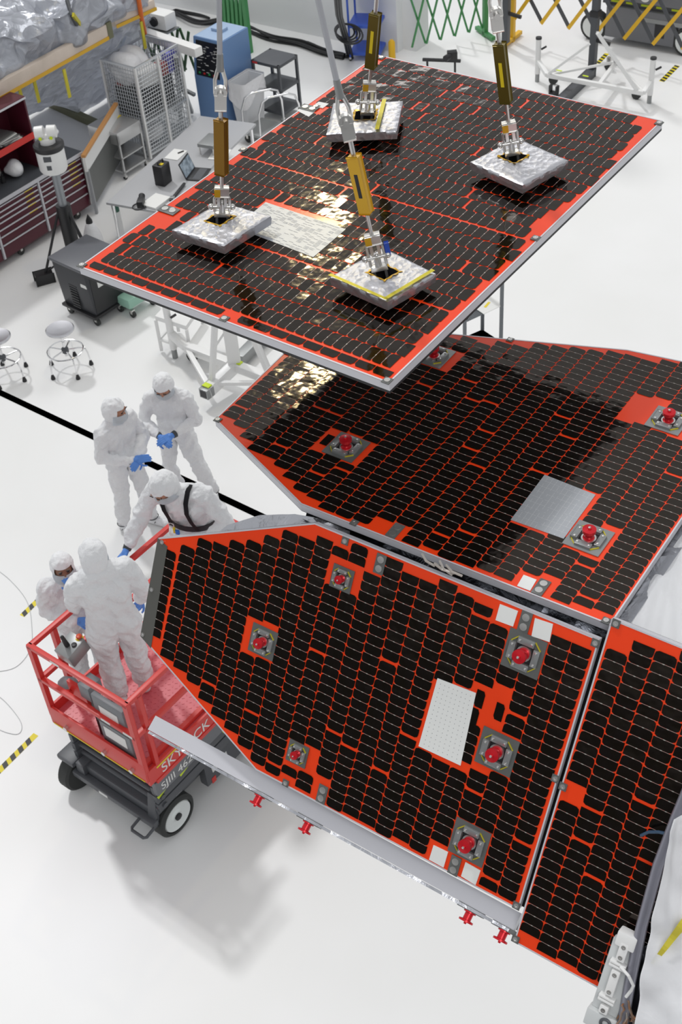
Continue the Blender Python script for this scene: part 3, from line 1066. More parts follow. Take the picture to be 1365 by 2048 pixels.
_h = [onp(p, SPO+fp.n*d, fp.n) for p, d in (((1385, 1560), 0.05), ((1352, 1640), 0.055), ((1318, 1730), 0.06), ((1285, 1850), 0.06), ((1262, 1960), 0.06), ((1242, 2070), 0.05))]
m.path(_h, 0.021, 12)
M['hose'] = mat('grey_sleeve', (0.28, 0.28, 0.33), 0.3, 0.5)
tag(m.build('cable_sleeve', M['hose'], loc=_h[0]), 'shiny grey cable sleeve running beside the white cloth', 'cable')
_k = [onp(p, SPO+fp.n*d, fp.n) for p, d in (((1283, 1671), 0.012), ((1298, 1664), 0.03), ((1318, 1664), 0.04), ((1336, 1668), 0.06), ((1352, 1680), 0.08))]
M['blue_cable'] = mat('blue_cable_jacket', (0.03, 0.07, 0.13), 0.4)
tag(MB().path(_k, 0.006, 8).build('looped_cable', M['blue_cable'], loc=_k[0]), 'short dark blue cable looping onto the taller panel', 'cable')
_k = [onp(p, SPO+fp.n*d, fp.n) for p, d in (((1322, 1700), 0.02), ((1314, 1725), 0.012), ((1310, 1765), 0.012), ((1300, 1800), 0.02), ((1284, 1830), 0.012), ((1279, 1850), 0.012))]
tag(MB().path(_k, 0.0035, 6).build('thin_wire', M['wire'], loc=_k[0]), 'thin pale wire along the edge of the taller panel', 'wire')

# hinge arm
h0, h1 = onp((1263, 1862), SPO+fp.n*0.05, fp.n), onp((1178, 2120), SPO+fp.n*0.05, fp.n)
hx = (h1-h0).normalized()
hz = fp.n
hy = hz.cross(hx)
hg = thing('hinge_arm', 'white painted hinge arm crossing the lower corner of the taller panel', 'hinge', mtx=Matrix.Translation(h0) @ Matrix((hx, hy, hz)).transposed().to_4x4())
MB().box((0.03, 0, 0.01), (0.06, 0.075, 0.05), bev=0.008).build('end_block', M['white'], hg)
MB().box((0.20, 0.0, -0.005), (0.30, 0.10, 0.03), bev=0.004).build('base_plate', mat('pale_grey_paint', (0.62, 0.64, 0.64), 0.4), hg)
for x0, x1 in ((0.035, 0.115), (0.155, 0.265), (0.31, 0.345)):
    lk = MB().box(((x0+x1)/2, 0, 0.025), (x1-x0, 0.034, 0.022), bev=0.006).build('link_bar', M['white'], hg)
    for x in (x0+0.018, x1-0.018):
        MB().lathe([(0.0085, 0), (0.0085, 0.003), (0.004, 0.003), (0.003, 0.001), (0, 0.001)], (x, 0, 0.036), 14).build('link_pivot', M['steel'], lk)
for x in (0.128, 0.142, 0.278, 0.292):
    MB().box((x, -0.002, 0.022), (0.010, 0.062, 0.028), bev=0.003).build('clamp_lug', M['white'], hg)
e = MB().box((0.385, 0.0, 0.008), (0.07, 0.115, 0.05), bev=0.006).build('end_housing', mat('pale_grey_paint', (0.62, 0.64, 0.64), 0.4), hg)
MB().torus((0.375, 0.022, 0.036), 0.018, 0.006, n=18).build('pull_ring', M['char'], e)
t = MB().box((0.60, 0.0, 0.0), (0.36, 0.085, 0.025), bev=0.004).build('tail_bar', M['white'], hg)
MB().box((0.60, 0.0, 0.017), (0.36, 0.03, 0.016), bev=0.003).build('tail_rib', M['white'], t)
MB().path([(0.13, 0.01, 0.035), (0.135, 0.05, 0.055), (0.165, 0.075, 0.05), (0.20, 0.07, 0.03), (0.235, 0.06, 0.03)], 0.006, 8).build('white_lead', M['white'], hg)
# wiring beside the hinge
wl = MB()
rr = random.Random(3)
for k in range(9):
    p = Vector((rr.uniform(0.24, 0.34), 0.06, rr.uniform(0.0, 0.02)))
    pts = [p]
    for j in range(7):
        p = p + Vector((rr.uniform(-0.005, 0.03), rr.uniform(-0.008, 0.016), rr.uniform(-0.014, 0.012)))
        pts.append(p)
    wl.path(pts, 0.004, 6)
wl.xf(PLACED[hg.name])
M['copper'] = mat('copper_braid', (0.42, 0.17, 0.06), 0.4, 0.6, var=(30, (0.30, 0.28, 0.25)))
o = tag(wl.build('wire_bundle', M['copper'], loc=h0), 'tangled copper and grey wires beside the white hinge arm', 'wires', kind='stuff')
sheet('insulation_foil', 'dark grey foil under the white cloth by the hinge arm', 'insulation',
      [onp((1225, 2100), SPO+fp.n*0.005, fp.n), onp((1300, 2120), SPO+fp.n*0.005, fp.n), onp((1330, 1880), SPO+fp.n*0.03, fp.n), onp((1262, 1900), SPO+fp.n*0.02, fp.n)], 'dark_foil', 0.012, 12, 24, 24, seed=21)
# ------------------------------------------------------------------ red scissor lift under the workers
M['lift_red'] = mat('red_lift_paint', (0.68, 0.042, 0.034), 0.38, spec=0.5)
M['deck_red'] = mat('red_tread_plate', (0.72, 0.125, 0.15), 0.30, spec=0.6)
M['lift_grey'] = mat('dark_grey_lift_paint', (0.085, 0.09, 0.10), 0.42)
M['box_grey'] = mat('grey_box_plastic', (0.19, 0.205, 0.22), 0.45)
M['plank'] = mat('mid_grey_lift_paint', (0.16, 0.165, 0.18), 0.42)
M['rubber'] = mat('dark_rubber', (0.035, 0.037, 0.036), 0.65)
M['hub'] = mat('white_wheel_hub', (0.80, 0.83, 0.82), 0.45)
M['label'] = mat('white_sticker', (0.78, 0.78, 0.76), 0.5)
LO = at((60, 1292), 1.95)
lift = thing('scissor_lift', 'red scissor lift with grey chassis, two suited workers standing on it', 'scissor lift', (LO.x, LO.y, 0), -40.5)
LW, LL, DZ, RZ = 1.05, 1.96, 1.10, 1.95
L = lift
b = MB().span((0, 0, DZ-0.05), (LW, LL, DZ)).build('deck_plate', M['deck_red'], L)
m = MB()
for i in range(26):
    for j in range(44):
        x, y = 0.03+i*0.04, 0.03+j*0.0438
        m.box((x, y, DZ+0.0015), (0.022, 0.007, 0.003), Matrix.Rotation(math.radians(45 if (i+j) % 2 else -45), 3, 'Z'))
m.build('tread_pattern', M['deck_red'], b, smooth=False)
T = 0.022
m = MB()
m.span((-T, -T, DZ-0.10), (LW+T, 0, DZ+0.13), 0.004).build('kick_plate', M['lift_red'], L)
MB().span((-T, 0, DZ-0.10), (0, LL, DZ+0.10)).build('kick_plate', M['lift_red'], L)
sk = MB().span((LW-0.005, 0, DZ-0.16), (LW+T, LL, DZ+0.01)).build('side_fascia', M['lift_red'], L)
MB().span((LW-0.06, 0.03, DZ+0.0), (LW-0.02, LL, DZ+0.05)).build('deck_lip', M['lift_red'], L)
MB().span((LW-0.005, 0.07, DZ-0.20), (LW+T+0.006, LL, DZ-0.16)).build('fascia_rib', M['lift_red'], sk)
lettering('SKYJACK', 'lift_lettering', M['label'], L, (LW+T, 0.14, DZ-0.14), (0, 1, 0), (0, 0, 1), 0.145, 0.002)
MB().span((LW+T, 0.10, DZ-0.035), (LW+T+0.002, 0.36, DZ-0.018)).build('yellow_stripe', M['yellow'], sk)
MB().span((LW+T, 1.0, DZ-0.035), (LW+T+0.002, 1.2, DZ-0.018)).build('yellow_stripe', M['yellow'], sk)
R = 0.021
def rail(p, q, n='guard_rail', w=0.042):
    return MB().bar(p, q, w, w, bev=0.005).build(n, M['lift_red'], L)
mid = DZ+0.46
for z in (RZ, mid):
    nm = 'top_rail' if z == RZ else 'mid_rail'
    rail((-T, 0, z), (LW+T, 0, z), nm)
    rail((0, 0, z), (0, LL, z), nm)
    rail((0, LL, z), (LW, LL, z), nm)
    rail((LW, 0, z), (LW, 0.62 if z == RZ else 0.80, z), nm)
for x, y in ((0, 0), (LW, 0), (0, 0.24), (LW, 0.12), (0, LL*0.5), (0, LL), (LW, LL)):
    rail((x, y, DZ), (x, y, RZ), 'rail_post')
for x, y in ((0.18, -T), (0.62, -T), (LW-0.12, -T)):
    MB().tube((x, y-0.03, DZ-0.02), (x, y, DZ-0.02), 0.022).build('bumper_bolt', M['steel'], L)
for z in (RZ, mid):
    pass
for x, y, z in ((LW-0.06, -0.001, mid), (0.30, -0.001, RZ), (0.75, -0.001, mid)):
    MB().box((x, -0.022, z), (0.10, 0.003, 0.024)).build('rail_sticker', M['label'], L)
m = MB().box((LW/2, -T-0.002, DZ-0.09), (LW, 0.004, 0.012)).build('yellow_edge_strip', M['yellow'], L)
# control box on the rail and manual holder
_cb = PLACED[L.name].inverted() @ at((142, 1288), RZ)
_cx, _cy = _cb.x, _cb.y
cb = MB().box((_cx, _cy, RZ-0.06), (0.16, 0.20, 0.14), Matrix.Rotation(0.25, 3, 'X'), bev=0.006).build('control_box', M['plate2'], L)
MB().capsule((_cx-0.01, _cy-0.03, RZ+0.01), (_cx-0.01, _cy-0.05, RZ+0.12), 0.022, 0.016).build('joystick', M['black'], cb)
MB().lathe([(0.033, 0), (0.033, 0.005), (0, 0.006)], (_cx+0.03, _cy+0.07, RZ+0.02), 16).build('yellow_collar', M['yellow'], cb)
MB().lathe([(0.018, 0), (0.018, 0.015), (0.026, 0.02), (0.022, 0.03), (0, 0.034)], (_cx+0.03, _cy+0.07, RZ+0.022), 16).build('red_stop_button', mat('orange_red_button', (0.70, 0.08, 0.02), 0.4), cb)
MB().lathe([(0.022, 0), (0.022, 0.012), (0.015, 0.014), (0, 0.014)], (_cx+0.04, _cy, RZ+0.010), 14).build('dial', M['black'], cb)
MB().span((0.44, 0.03, DZ+0.50), (0.56, 0.17, DZ+0.66), 0.008).build('charger_box', M['box_grey'], L)
MB().bar((0.50, 0.10, DZ), (0.50, 0.10, DZ+0.50), 0.05, 0.05).build('charger_post', M['black'], L)
gp = MB().span((0.60, 0.015, DZ+0.06), (0.94, 0.06, DZ+0.66), 0.01).build('manual_case', M['box_grey'], L)
MB().box((0.77, 0.012, DZ+0.52), (0.20, 0.004, 0.10)).build('case_label', M['label'], gp)
MB().box((0.77, 0.012, DZ+0.24), (0.24, 0.004, 0.12)).build('case_label', M['label'], gp)
MB().box((0.77, 0.012, DZ+0.37), (0.34, 0.006, 0.04)).build('case_latch', M['black'], gp)
MB().bar((0.28, 0.02, DZ+0.46), (0.28, 0.16, DZ+0.30), 0.03, 0.03).build('rail_brace', M['lift_red'], L)
MB().box((0.36, 0.07, DZ+0.42), (0.20, 0.03, 0.26)).build('rail_gusset', M['lift_red'], L)
# folded scissor stack
for k in range(4):
    z = 0.50+k*0.115
    for x in (0.03, LW-0.06):
        a = MB().bar((x, 0.06, z), (x, LL+0.1, z+0.02), 0.045, 0.095, bev=0.004).build('scissor_arm', M['lift_grey'], L)
    for y in (0.12, LL-0.2):
        MB().tube((0.0, y, z), (LW-0.02, y, z), 0.026).build('scissor_pin', M['lift_grey'], L)
MB().span((LW-0.04, 0.05, 0.73), (LW+0.012, LL+0.1, 0.90), 0.004).build('side_plank', M['plank'], L)
lettering('SJIII 4626', 'model_lettering', M['label'], L, (LW+0.012, 0.10, 0.765), (0, 1, 0), (0, 0, 1), 0.115, 0.002)
for k in range(6):
    MB().box((LW-0.035, 0.12+k*0.27, 0.66), (0.004, 0.10, 0.035), Matrix.Rotation(0.3, 3, 'X')).build('hazard_dash', M['lime'], L)
# chassis
CXA, CXB = -0.10, LW-0.06
ch = MB().span((CXA+0.16, 0.04, 0.24), (CXB-0.08, LL+0.15, 0.46), 0.02).build('chassis', M['lift_grey'], L)
MB().span((CXB-0.10, 0.05, 0.40), (CXB+0.0, LL+0.15, 0.50), 0.01).build('chassis_rail', M['lift_grey'], L)
MB().span((CXB-0.005, 0.06, 0.495), (CXB+0.002, LL+0.1, 0.505)).build('red_pinstripe', M['lift_red'], L)
MB().span((CXB-0.09, 0.62, 0.13), (CXB+0.0, 1.75, 0.42), 0.015).build('side_door', M['lift_grey'], L)
MB().box((CXB+0.002, 0.80, 0.30), (0.004, 0.20, 0.07), Matrix.Rotation(0.1, 3, 'X')).build('door_sticker', M['label'], L)
MB().box((CXB+0.002, 0.30, 0.45), (0.004, 0.07, 0.05)).build('door_sticker', M['label'], L)
MB().box((CXB+0.002, 0.70, 0.16), (0.004, 0.05, 0.07)).build('red_sticker', M['lift_red'], L)
MB().span((CXA+0.12, -0.03, 0.29), (CXB, 0.04, 0.36), 0.015).build('front_bumper', M['lift_grey'], L)
MB().box((0.40, -0.032, 0.325), (0.10, 0.004, 0.03)).build('bumper_sticker', M['label'], L)
MB().span((CXA+0.16, 0.0, 0.36), (CXA+0.26, 0.16, 0.48), 0.015).build('bumper_horn', M['lift_grey'], L)
MB().bar((CXB-0.06, 0.02, 0.26), (CXB-0.06, 0.10, 0.62), 0.09, 0.05, bev=0.006).build('bumper_horn', M['lift_grey'], L)
MB().path([(CXB-0.17, -0.03, 0.315), (CXB-0.17, -0.12, 0.30), (CXB-0.15, -0.14, 0.30), (CXB-0.02, -0.14, 0.30), (CXB, -0.12, 0.30), (CXB, -0.03, 0.315)], 0.014, 8).build('tie_down_loop', M['lift_grey'], L)
WR = 0.205
for x0, x1, y in ((CXB-0.10, CXB+0.03, 0.22), (CXA-0.03, CXA+0.10, 0.10), (CXB-0.10, CXB+0.03, LL-0.12), (CXA-0.02, CXA+0.11, LL-0.12)):
    out = 1 if x0 > 0.5 else -1
    xo = x1 if out > 0 else x0
    xi = x0 if out > 0 else x1
    w = x1-x0
    t = MB().lathe([(WR*0.72, 0), (WR-0.02, 0.0), (WR, 0.02), (WR, w-0.02), (WR-0.02, w), (WR*0.80, w), (WR*0.78, w-0.03), (0, w-0.03)], (xi, y, WR), 36, axis=(out, 0, 0)).build('wheel', M['rubber'], L)
    MB().lathe([(WR*0.78, w-0.028), (WR*0.72, w-0.004), (WR*0.62, w-0.02), (0.06, w-0.026), (0.05, w-0.01), (0.0, w-0.01)], (xi, y, WR), 28, axis=(out, 0, 0)).build('wheel_hub', M['hub'], t)
    MB().lathe([(0.035, w-0.012), (0.035, w+0.006), (0.018, w+0.01), (0, w+0.01)], (xi, y, WR), 12, axis=(out, 0, 0)).build('hub_cap', M['black'], t)
MB().box((CXA+0.06, 0.10, 0.45), (0.20, 0.26, 0.06), bev=0.02).build('wheel_guard', M['lift_grey'], L)

# grey bag lying inside the lift
bg = MB().ball((0.16, 0.12, DZ+0.36), 0.10, (1.0, 0.8, 0.55), 16)
for v in bg.bm.verts:
    v.co += v.co.normalized()*0.012*noise.noise(v.co*18)
bg.xf(PLACED[L.name])
tag(bg.build('cloth_bag', M['box_grey'], loc=PLACED[L.name] @ Vector((0.16, 0.12, DZ+0.36))), 'small grey bag hanging at the lift corner below the control box', 'bag')

# ------------------------------------------------------------------ people in white suits
M['suit'] = mat('white_suit_fabric', (0.84, 0.845, 0.86), 0.75, spec=0.2, bump=(13, 0.8, 0.04, 4))
M['suit2'] = mat('white_hood_fabric', (0.86, 0.865, 0.88), 0.75, spec=0.2, bump=(18, 0.7, 0.03, 4))
M['mask'] = mat('white_mask_paper', (0.84, 0.88, 0.92), 0.8)
M['skin1'] = mat('tan_skin', (0.45, 0.21, 0.13), 0.55)
M['skin2'] = mat('brown_skin', (0.26, 0.13, 0.08), 0.55)
M['eye'] = mat('dark_eye', (0.02, 0.015, 0.012), 0.3)
M['glove'] = mat('blue_nitrile', (0.10, 0.27, 0.72), 0.45)
M['cuff'] = mat('dark_cuff_band', (0.05, 0.055, 0.06), 0.6)
M['strap'] = mat('black_webbing', (0.014, 0.014, 0.018), 0.6)

def remeshed(name, mb, material, parent, voxel, smooth_it, wrinkle=0.0, seed=0, fine=False):
    bm = mb.bm
    me = bpy.data.meshes.new('tmp')
    bm.to_mesh(me)
    bm.free()
    o = bpy.data.objects.new('tmp', me)
    COL.objects.link(o)
    r = o.modifiers.new('r', 'REMESH')
    r.mode, r.voxel_size = 'VOXEL', voxel
    if smooth_it:
        s = o.modifiers.new('s', 'SMOOTH')
        s.factor, s.iterations = 0.5, smooth_it
    dg = bpy.context.evaluated_depsgraph_get()
    m2 = bpy.data.meshes.new_from_object(o.evaluated_get(dg))
    bpy.data.objects.remove(o)
    bpy.data.meshes.remove(me)
    if wrinkle:
        ns = [v.normal.copy() for v in m2.vertices]
        for v, n_ in zip(m2.vertices, ns):
            p = v.co*9 + Vector((seed, seed*1.7, 0))
            q = v.co*4 + Vector((0, seed, seed))
            d = abs(noise.noise(Vector((p.x+p.z*0.5, p.y-p.z*0.3, p.z*0.55))))*1.3 + 0.8*noise.noise(q)
            v.co += n_*wrinkle*(0.35-d)
            r_ = 1-abs(noise.noise(Vector((v.co.x*13+v.co.z*7+seed, v.co.y*13-v.co.z*6, v.co.z*8))))*2.2
            v.co += n_*0.012*max(-0.3, r_)
    m2.name = name
    m2.materials.clear()
    m2.materials.append(material)
    m2.shade_smooth()
    ob = bpy.data.objects.new(name, m2)
    COL.objects.link(ob)
    ob.parent = parent
    PLACED[ob.name] = PLACED[parent.name]
    return ob

def glove(parent, wrist, fwd, back, side=1, curl=0.5, spread=0.22):
    """wrist point, direction of the fingers, direction the back of the hand faces; side +1: thumb towards fwd x back"""
    f = Vector(fwd).normalized()
    u = Vector(back)
    u = (u-f*u.dot(f)).normalized()
    r = f.cross(u)*side                       # thumb side
    W = Vector(wrist)
    b = MB()
    b.capsule(W-f*0.035, W+f*0.01, 0.031, 0.029)
    for k in range(5):                        # palm
        o = (k-2)*0.0155
        b.capsule(W+f*0.012+r*o*0.8, W+f*0.078+r*o, 0.0155, 0.0135, 10)
    lens = (0.040, 0.046, 0.043, 0.034)
    for i in range(4):
        o = (1.5-i)*0.0205
        p = W+f*0.082+r*o
        d = (f+r*o*spread*4).normalized()
        a = 0.25*curl
        for j, (ln, rad) in enumerate(((lens[i], 0.0100), (lens[i]*0.72, 0.0092), (lens[i]*0.58, 0.0084))):
            a += curl*(0.55 if j else 0.35)
            dd = (d*math.cos(a)-u*math.sin(a)).normalized()
            q = p+dd*ln
            b.capsule(p, q, rad, rad*0.93, 10)
            p = q
    p = W+f*0.030+r*0.036
    for j, (ln, rad) in enumerate(((0.036, 0.0125), (0.030, 0.0112), (0.025, 0.0100))):
        dd = (f*(0.75+0.15*j)+r*(0.75-0.35*j)-u*(0.25+0.30*curl*j)).normalized()
        q = p+dd*ln
        b.capsule(p, q, rad, rad*0.92, 10)
        p = q
    return remeshed('glove', b, M['glove'], parent, 0.0055, 2)

def person(label, loc, rz, J, hyaw=0.0, hpitch=0.0, hroll=0.0, skin='skin1', hands=(), height=1.75, seed=1, shoes=True, group='workers in white suits', bulk=1.0):
    """J: joint overrides in the person's own axes (front +Y, right +X); hands: (side, fwd, back, curl)"""
    k = height/1.75
    D = dict(pel=(0, 0, 0.94), waist=(0, 0, 1.08), chest=(0, 0.0, 1.30), neck=(0, 0.01, 1.47), head=(0, 0.03, 1.615),
             shR=(0.185, 0, 1.405), elR=(0.235, -0.01, 1.12), wrR=(0.22, 0.10, 0.90), shL=(-0.185, 0, 1.405), elL=(-0.235, -0.01, 1.12), wrL=(-0.22, 0.10, 0.90),
             hiR=(0.10, 0, 0.90), knR=(0.115, 0.02, 0.49), anR=(0.12, -0.02, 0.10), hiL=(-0.10, 0, 0.90), knL=(-0.115, 0.02, 0.49), anL=(-0.12, -0.02, 0.10),
             toR=(0.15, 0.16, 0.04), toL=(-0.15, 0.16, 0.04))
    D.update(J)
    D = {a: Vector(v)*k for a, v in D.items()}
    root = thing('person', label, 'person', loc, rz, group)
    B = bulk
    b = MB()
    C = lambda a, c, r1, r2: b.capsule(D[a], D[c], r1*k*B, r2*k*B, 14)
    lat = (D['shR']-D['shL']).normalized()
    hlat = (D['hiR']-D['hiL']).normalized()
    for s in (-1, 1):
        b.capsule(D['pel']+hlat*0.065*s*k, D['waist']+lat*0.060*s*k, 0.125*k*B, 0.118*k*B, 14)
        b.capsule(D['waist']+lat*0.060*s*k, D['chest']+lat*0.075*s*k, 0.118*k*B, 0.125*k*B, 14)
        sh = D['shR'] if s > 0 else D['shL']
        b.capsule(D['chest']+lat*0.075*s*k, sh-lat*0.035*s*k, 0.115*k*B, 0.080*k*B, 14)
        b.capsule(D['neck']+lat*0.01*s*k, sh, 0.070*k*B, 0.072*k*B, 14)
        X = 'R' if s > 0 else 'L'
        C('sh'+X, 'el'+X, 0.074, 0.062)
        b.capsule(D['el'+X], D['el'+X].lerp(D['wr'+X], 0.80), 0.062*k*B, 0.052*k*B, 14)
        b.capsule(D['el'+X].lerp(D['wr'+X], 0.78), D['wr'+X], 0.052*k*B, 0.037*k, 14)
        C('hi'+X, 'kn'+X, 0.112, 0.084)
        b.capsule(D['kn'+X], D['kn'+X].lerp(D['an'+X], 0.8), 0.084*k*B, 0.078*k*B, 14)
        b.capsule(D['kn'+X].lerp(D['an'+X], 0.8), D['an'+X], 0.078*k*B, 0.055*k, 14)
    b.capsule(D['chest'], D['neck'], 0.11*k*B, 0.085*k, 14)
    b.capsule(D['neck'], D['head']-Vector((0, 0.0, 0.06*k)), 0.075*k, 0.065*k, 14)
    body = remeshed('body', b, M['suit'], root, 0.013, 4, 0.026, seed)
    # head
    HM = Matrix.Translation(D['head']) @ (Matrix.Rotation(math.radians(hyaw), 4, 'Z') @ Matrix.Rotation(math.radians(hpitch), 4, 'X') @ Matrix.Rotation(math.radians(hroll), 4, 'Y')) @ Matrix.Scale(k, 4)
    h = MB()
    h.ball((0, 0.014, 0.0), 0.1, (0.86, 1.0, 1.18), 20)
    h.ball((0, 0.055, -0.055), 0.06, (0.85, 0.8, 0.95), 16)
    h.ball((0, 0.116, -0.012), 0.018, (0.75, 1.0, 1.5), 10)      # nose
    for s in (-1, 1):
        h.ball((0.034*s, 0.104, 0.042), 0.020, (1.3, 0.5, 0.4), 10)  # brows
    h.ball((0, 0.098, -0.070), 0.018, (1.4, 0.5, 0.5), 10)
    h.xf(HM)
    face = remeshed('face', h, M[skin], root, 0.008, 2)
    e = MB()
    for s in (-1, 1):
        e.ball((0.033*s, 0.104, 0.018), 0.012, (1.3, 0.6, 0.7), 10)
        e.box((0.034*s, 0.116, 0.046), (0.036, 0.008, 0.007), bev=0.002)
    e.xf(HM)
    e.build('eyes', M['eye'], face)
    # hood: a shell open at the eyes
    n_u, n_v = 36, 26
    hb = MB()
    g = {}
    for i in range(n_u):
        for j in range(n_v+1):
            th = math.pi*j/n_v*0.93
            ph = 2*math.pi*i/n_u
            d = Vector((math.sin(th)*math.sin(ph), math.sin(th)*math.cos(ph), math.cos(th)))
            r_ = Vector((0.108*d.x, 0.124*d.y-0.006, 0.138*d.z))
            if d.z < -0.25:
                f_ = (-0.25-d.z)/0.75
                r_ = Vector((r_.x*(1+0.15*f_), r_.y*(1+0.10*f_), r_.z*(1+0.18*f_)))
            wv = 0.009*noise.noise(Vector((d.x*2.6+seed, d.y*2.6, d.z*2.6)))+0.006*noise.noise(Vector((d.x*6+seed, d.y*6, d.z*6)))
            g[i, j] = (r_+d*wv, d)
    V = {}
    for i in range(n_u):
        for j in range(n_v):
            q = [(i, j), ((i+1) % n_u, j), ((i+1) % n_u, j+1), (i, j+1)]
            dc = sum((g[a][1] for a in q), Vector())/4
            if dc.y > 0.58 and -0.66 < dc.z < 0.46:
                continue
            for a in q:
                if a not in V:
                    V[a] = hb.bm.verts.new(g[a][0])
            try:
                hb.bm.faces.new([V[a] for a in q])
            except ValueError:
                pass
    bmesh.ops.remove_doubles(hb.bm, verts=hb.bm.verts[:], dist=0.0005)
    hb.xf(HM)
    hb.build('hood', M['suit2'], root, smooth=90)
    # mask over nose and mouth
    mk = MB()
    def mf(s_, t_):
        a = (s_-0.5)*2.5
        z = -0.012-0.112*t_
        rr_ = 0.113+0.026*math.sin(math.pi*min(1, t_*1.1))*math.cos(a)
        return Vector((rr_*0.92*math.sin(a), rr_*1.10*math.cos(a)-0.002, z+0.012*math.cos(a)*(1-t_)))
    mk.grid(mf, 16, 10)
    bmesh.ops.solidify(mk.bm, geom=mk.bm.faces[:], thickness=0.003)
    mk.xf(HM)
    mk.build('face_mask', M['mask'], root, smooth=70)
    for X, fwd, back, curl in hands:
        wr = D['wr'+X]
        f = Vector(fwd).normalized()
        ar = (wr-D['el'+X]).normalized()
        MB().tube(wr-ar*0.015, wr+ar*0.022, 0.0395*k, 0.036*k, 14).build('cuff_band', M['cuff'], root)
        glove(root, wr+f*0.045, fwd, back, 1 if X == 'R' else -1, curl)
    if shoes:
        for X in 'RL':
            a, t = D['an'+X], D['to'+X]
            z0 = min(a.z, t.z)-0.10*k if False else a.z-0.10*k
            fd = (t-a)
            fd.z = 0
            fd.normalize()
            sb = MB()
            heel = a-fd*0.05
            heel.z = z0+0.050
            toe = a+fd*0.175
            toe.z = z0+0.040
            sb.capsule(heel, toe, 0.052, 0.045, 14)
            sb.capsule(heel+UPZ*0.02, a+UPZ*0.04, 0.055, 0.062, 14)
            sb.ball(toe-fd*0.03+Vector((0, 0, 0.0)), 0.052, (1, 1, 0.75), 14)
            for v in sb.bm.verts:
                v.co.z = max(v.co.z, z0+0.002)
            so = remeshed('shoe_cover', sb, M['suit2'], root, 0.012, 2)
            sw = MB()
            sd = fd.cross(UPZ)
            sw.torus(a-UPZ*0.0+fd*0.0-Vector((0, 0, 0.005)), 0.066, 0.005, n=20, m=6)
            sw.path([a+sd*0.055+fd*0.055-UPZ*0.045, a+fd*0.085-UPZ*0.012, a-sd*0.055+fd*0.055-UPZ*0.045], 0.005, 6)
            sw.build('shoe_strap', M['cuff'], so)
    return root, D

# near left on the floor, hands clasped, looking to the right
p1 = at((222, 792), 1.75)
person('suited person on the floor nearest the stools, blue gloves clasped, head turned aside', (p1.x-0.03, p1.y, 0), -138,
       dict(shR=(0.18, 0.02, 1.40), elR=(0.27, 0.04, 1.13), wrR=(0.07, 0.27, 1.10), shL=(-0.18, 0.02, 1.40), elL=(-0.27, 0.04, 1.13), wrL=(-0.06, 0.24, 1.08),
            anR=(0.14, -0.06, 0.10), knR=(0.12, 0.0, 0.49), anL=(-0.13, 0.10, 0.10), knL=(-0.12, 0.06, 0.49), toL=(-0.20, 0.30, 0.04), toR=(0.18, 0.12, 0.04), head=(0.0, 0.05, 1.61)),
       hyaw=28, hpitch=-14, bulk=0.92, hands=(('R', (-0.75, 0.55, 0.05), (0.3, 0.6, 0.7), 0.7), ('L', (0.75, 0.6, 0.05), (-0.3, 0.6, 0.7), 0.7)), seed=3)
p2 = at((318, 747), 1.75)
person('person in white suit behind the harnessed worker, head bowed over joined blue gloves', (p2.x+0.03, p2.y+0.1, 0), 172,
       dict(pel=(0, 0.0, 0.94), chest=(0, 0.02, 1.29), shR=(0.19, 0.03, 1.39), elR=(0.28, 0.06, 1.12), wrR=(0.09, 0.30, 1.10), shL=(-0.19, 0.03, 1.39), elL=(-0.28, 0.06, 1.12), wrL=(-0.08, 0.30, 1.12), head=(0, 0.09, 1.60),
            anL=(-0.30, 0.02, 0.10), knL=(-0.20, 0.06, 0.50), anR=(0.10, 0.0, 0.10), toL=(-0.36, 0.2, 0.04)),
       hyaw=0, hpitch=-38, bulk=0.92, hands=(('R', (-0.6, 0.7, 0.1), (0.3, 0.4, 0.8), 0.6), ('L', (0.6, 0.7, 0.1), (-0.3, 0.4, 0.8), 0.6)), seed=8)
# on the lift, black harness
p3 = at((345, 906), DZ+1.78)
r3, D3 = person('person on the lift wearing black harness straps, leaning with one gloved hand on the rail', (p3.x+0.04, p3.y+0.03, DZ), 158,
       dict(pel=(0, -0.06, 0.95), waist=(0, -0.03, 1.10), chest=(0.0, 0.07, 1.32), neck=(0.01, 0.15, 1.475), head=(0.05, 0.24, 1.60), shR=(0.205, 0.10, 1.41), elR=(0.36, 0.18, 1.15), wrR=(0.44, 0.36, 0.93),
            shL=(-0.205, 0.08, 1.41), elL=(-0.36, 0.06, 1.15), wrL=(-0.22, 0.22, 1.0)),
       hyaw=-14, hpitch=-42, hands=(('R', (0.12, 0.75, -0.35), (0.35, 0.2, 0.8), 0.95), ('L', (0.45, 0.75, -0.2), (-0.2, 0.4, 0.8), 0.5)), seed=15, bulk=1.08)
hb = thing('safety_harness', 'black safety harness straps worn by the person leaning on the rail', 'harness', mtx=PLACED[r3.name].copy())
def strap_path(pts, n_, w_=0.042, mt='strap'):
    m = MB()
    P_ = [Vector(p) for p in pts]
    rows = []
    for i, p in enumerate(P_):
        d = (P_[min(i+1, len(P_)-1)]-P_[max(i-1, 0)]).normalized()
        s_ = d.cross(Vector((0, 1, 0.25))).normalized()*w_/2
        rows.append((m.bm.verts.new(p-s_), m.bm.verts.new(p+s_)))
    for a, c in zip(rows, rows[1:]):
        m.bm.faces.new((a[0], a[1], c[1], c[0]))
    bmesh.ops.solidify(m.bm, geom=m.bm.faces[:], thickness=0.005)
    return m.build(n_, M[mt], hb, smooth=60)
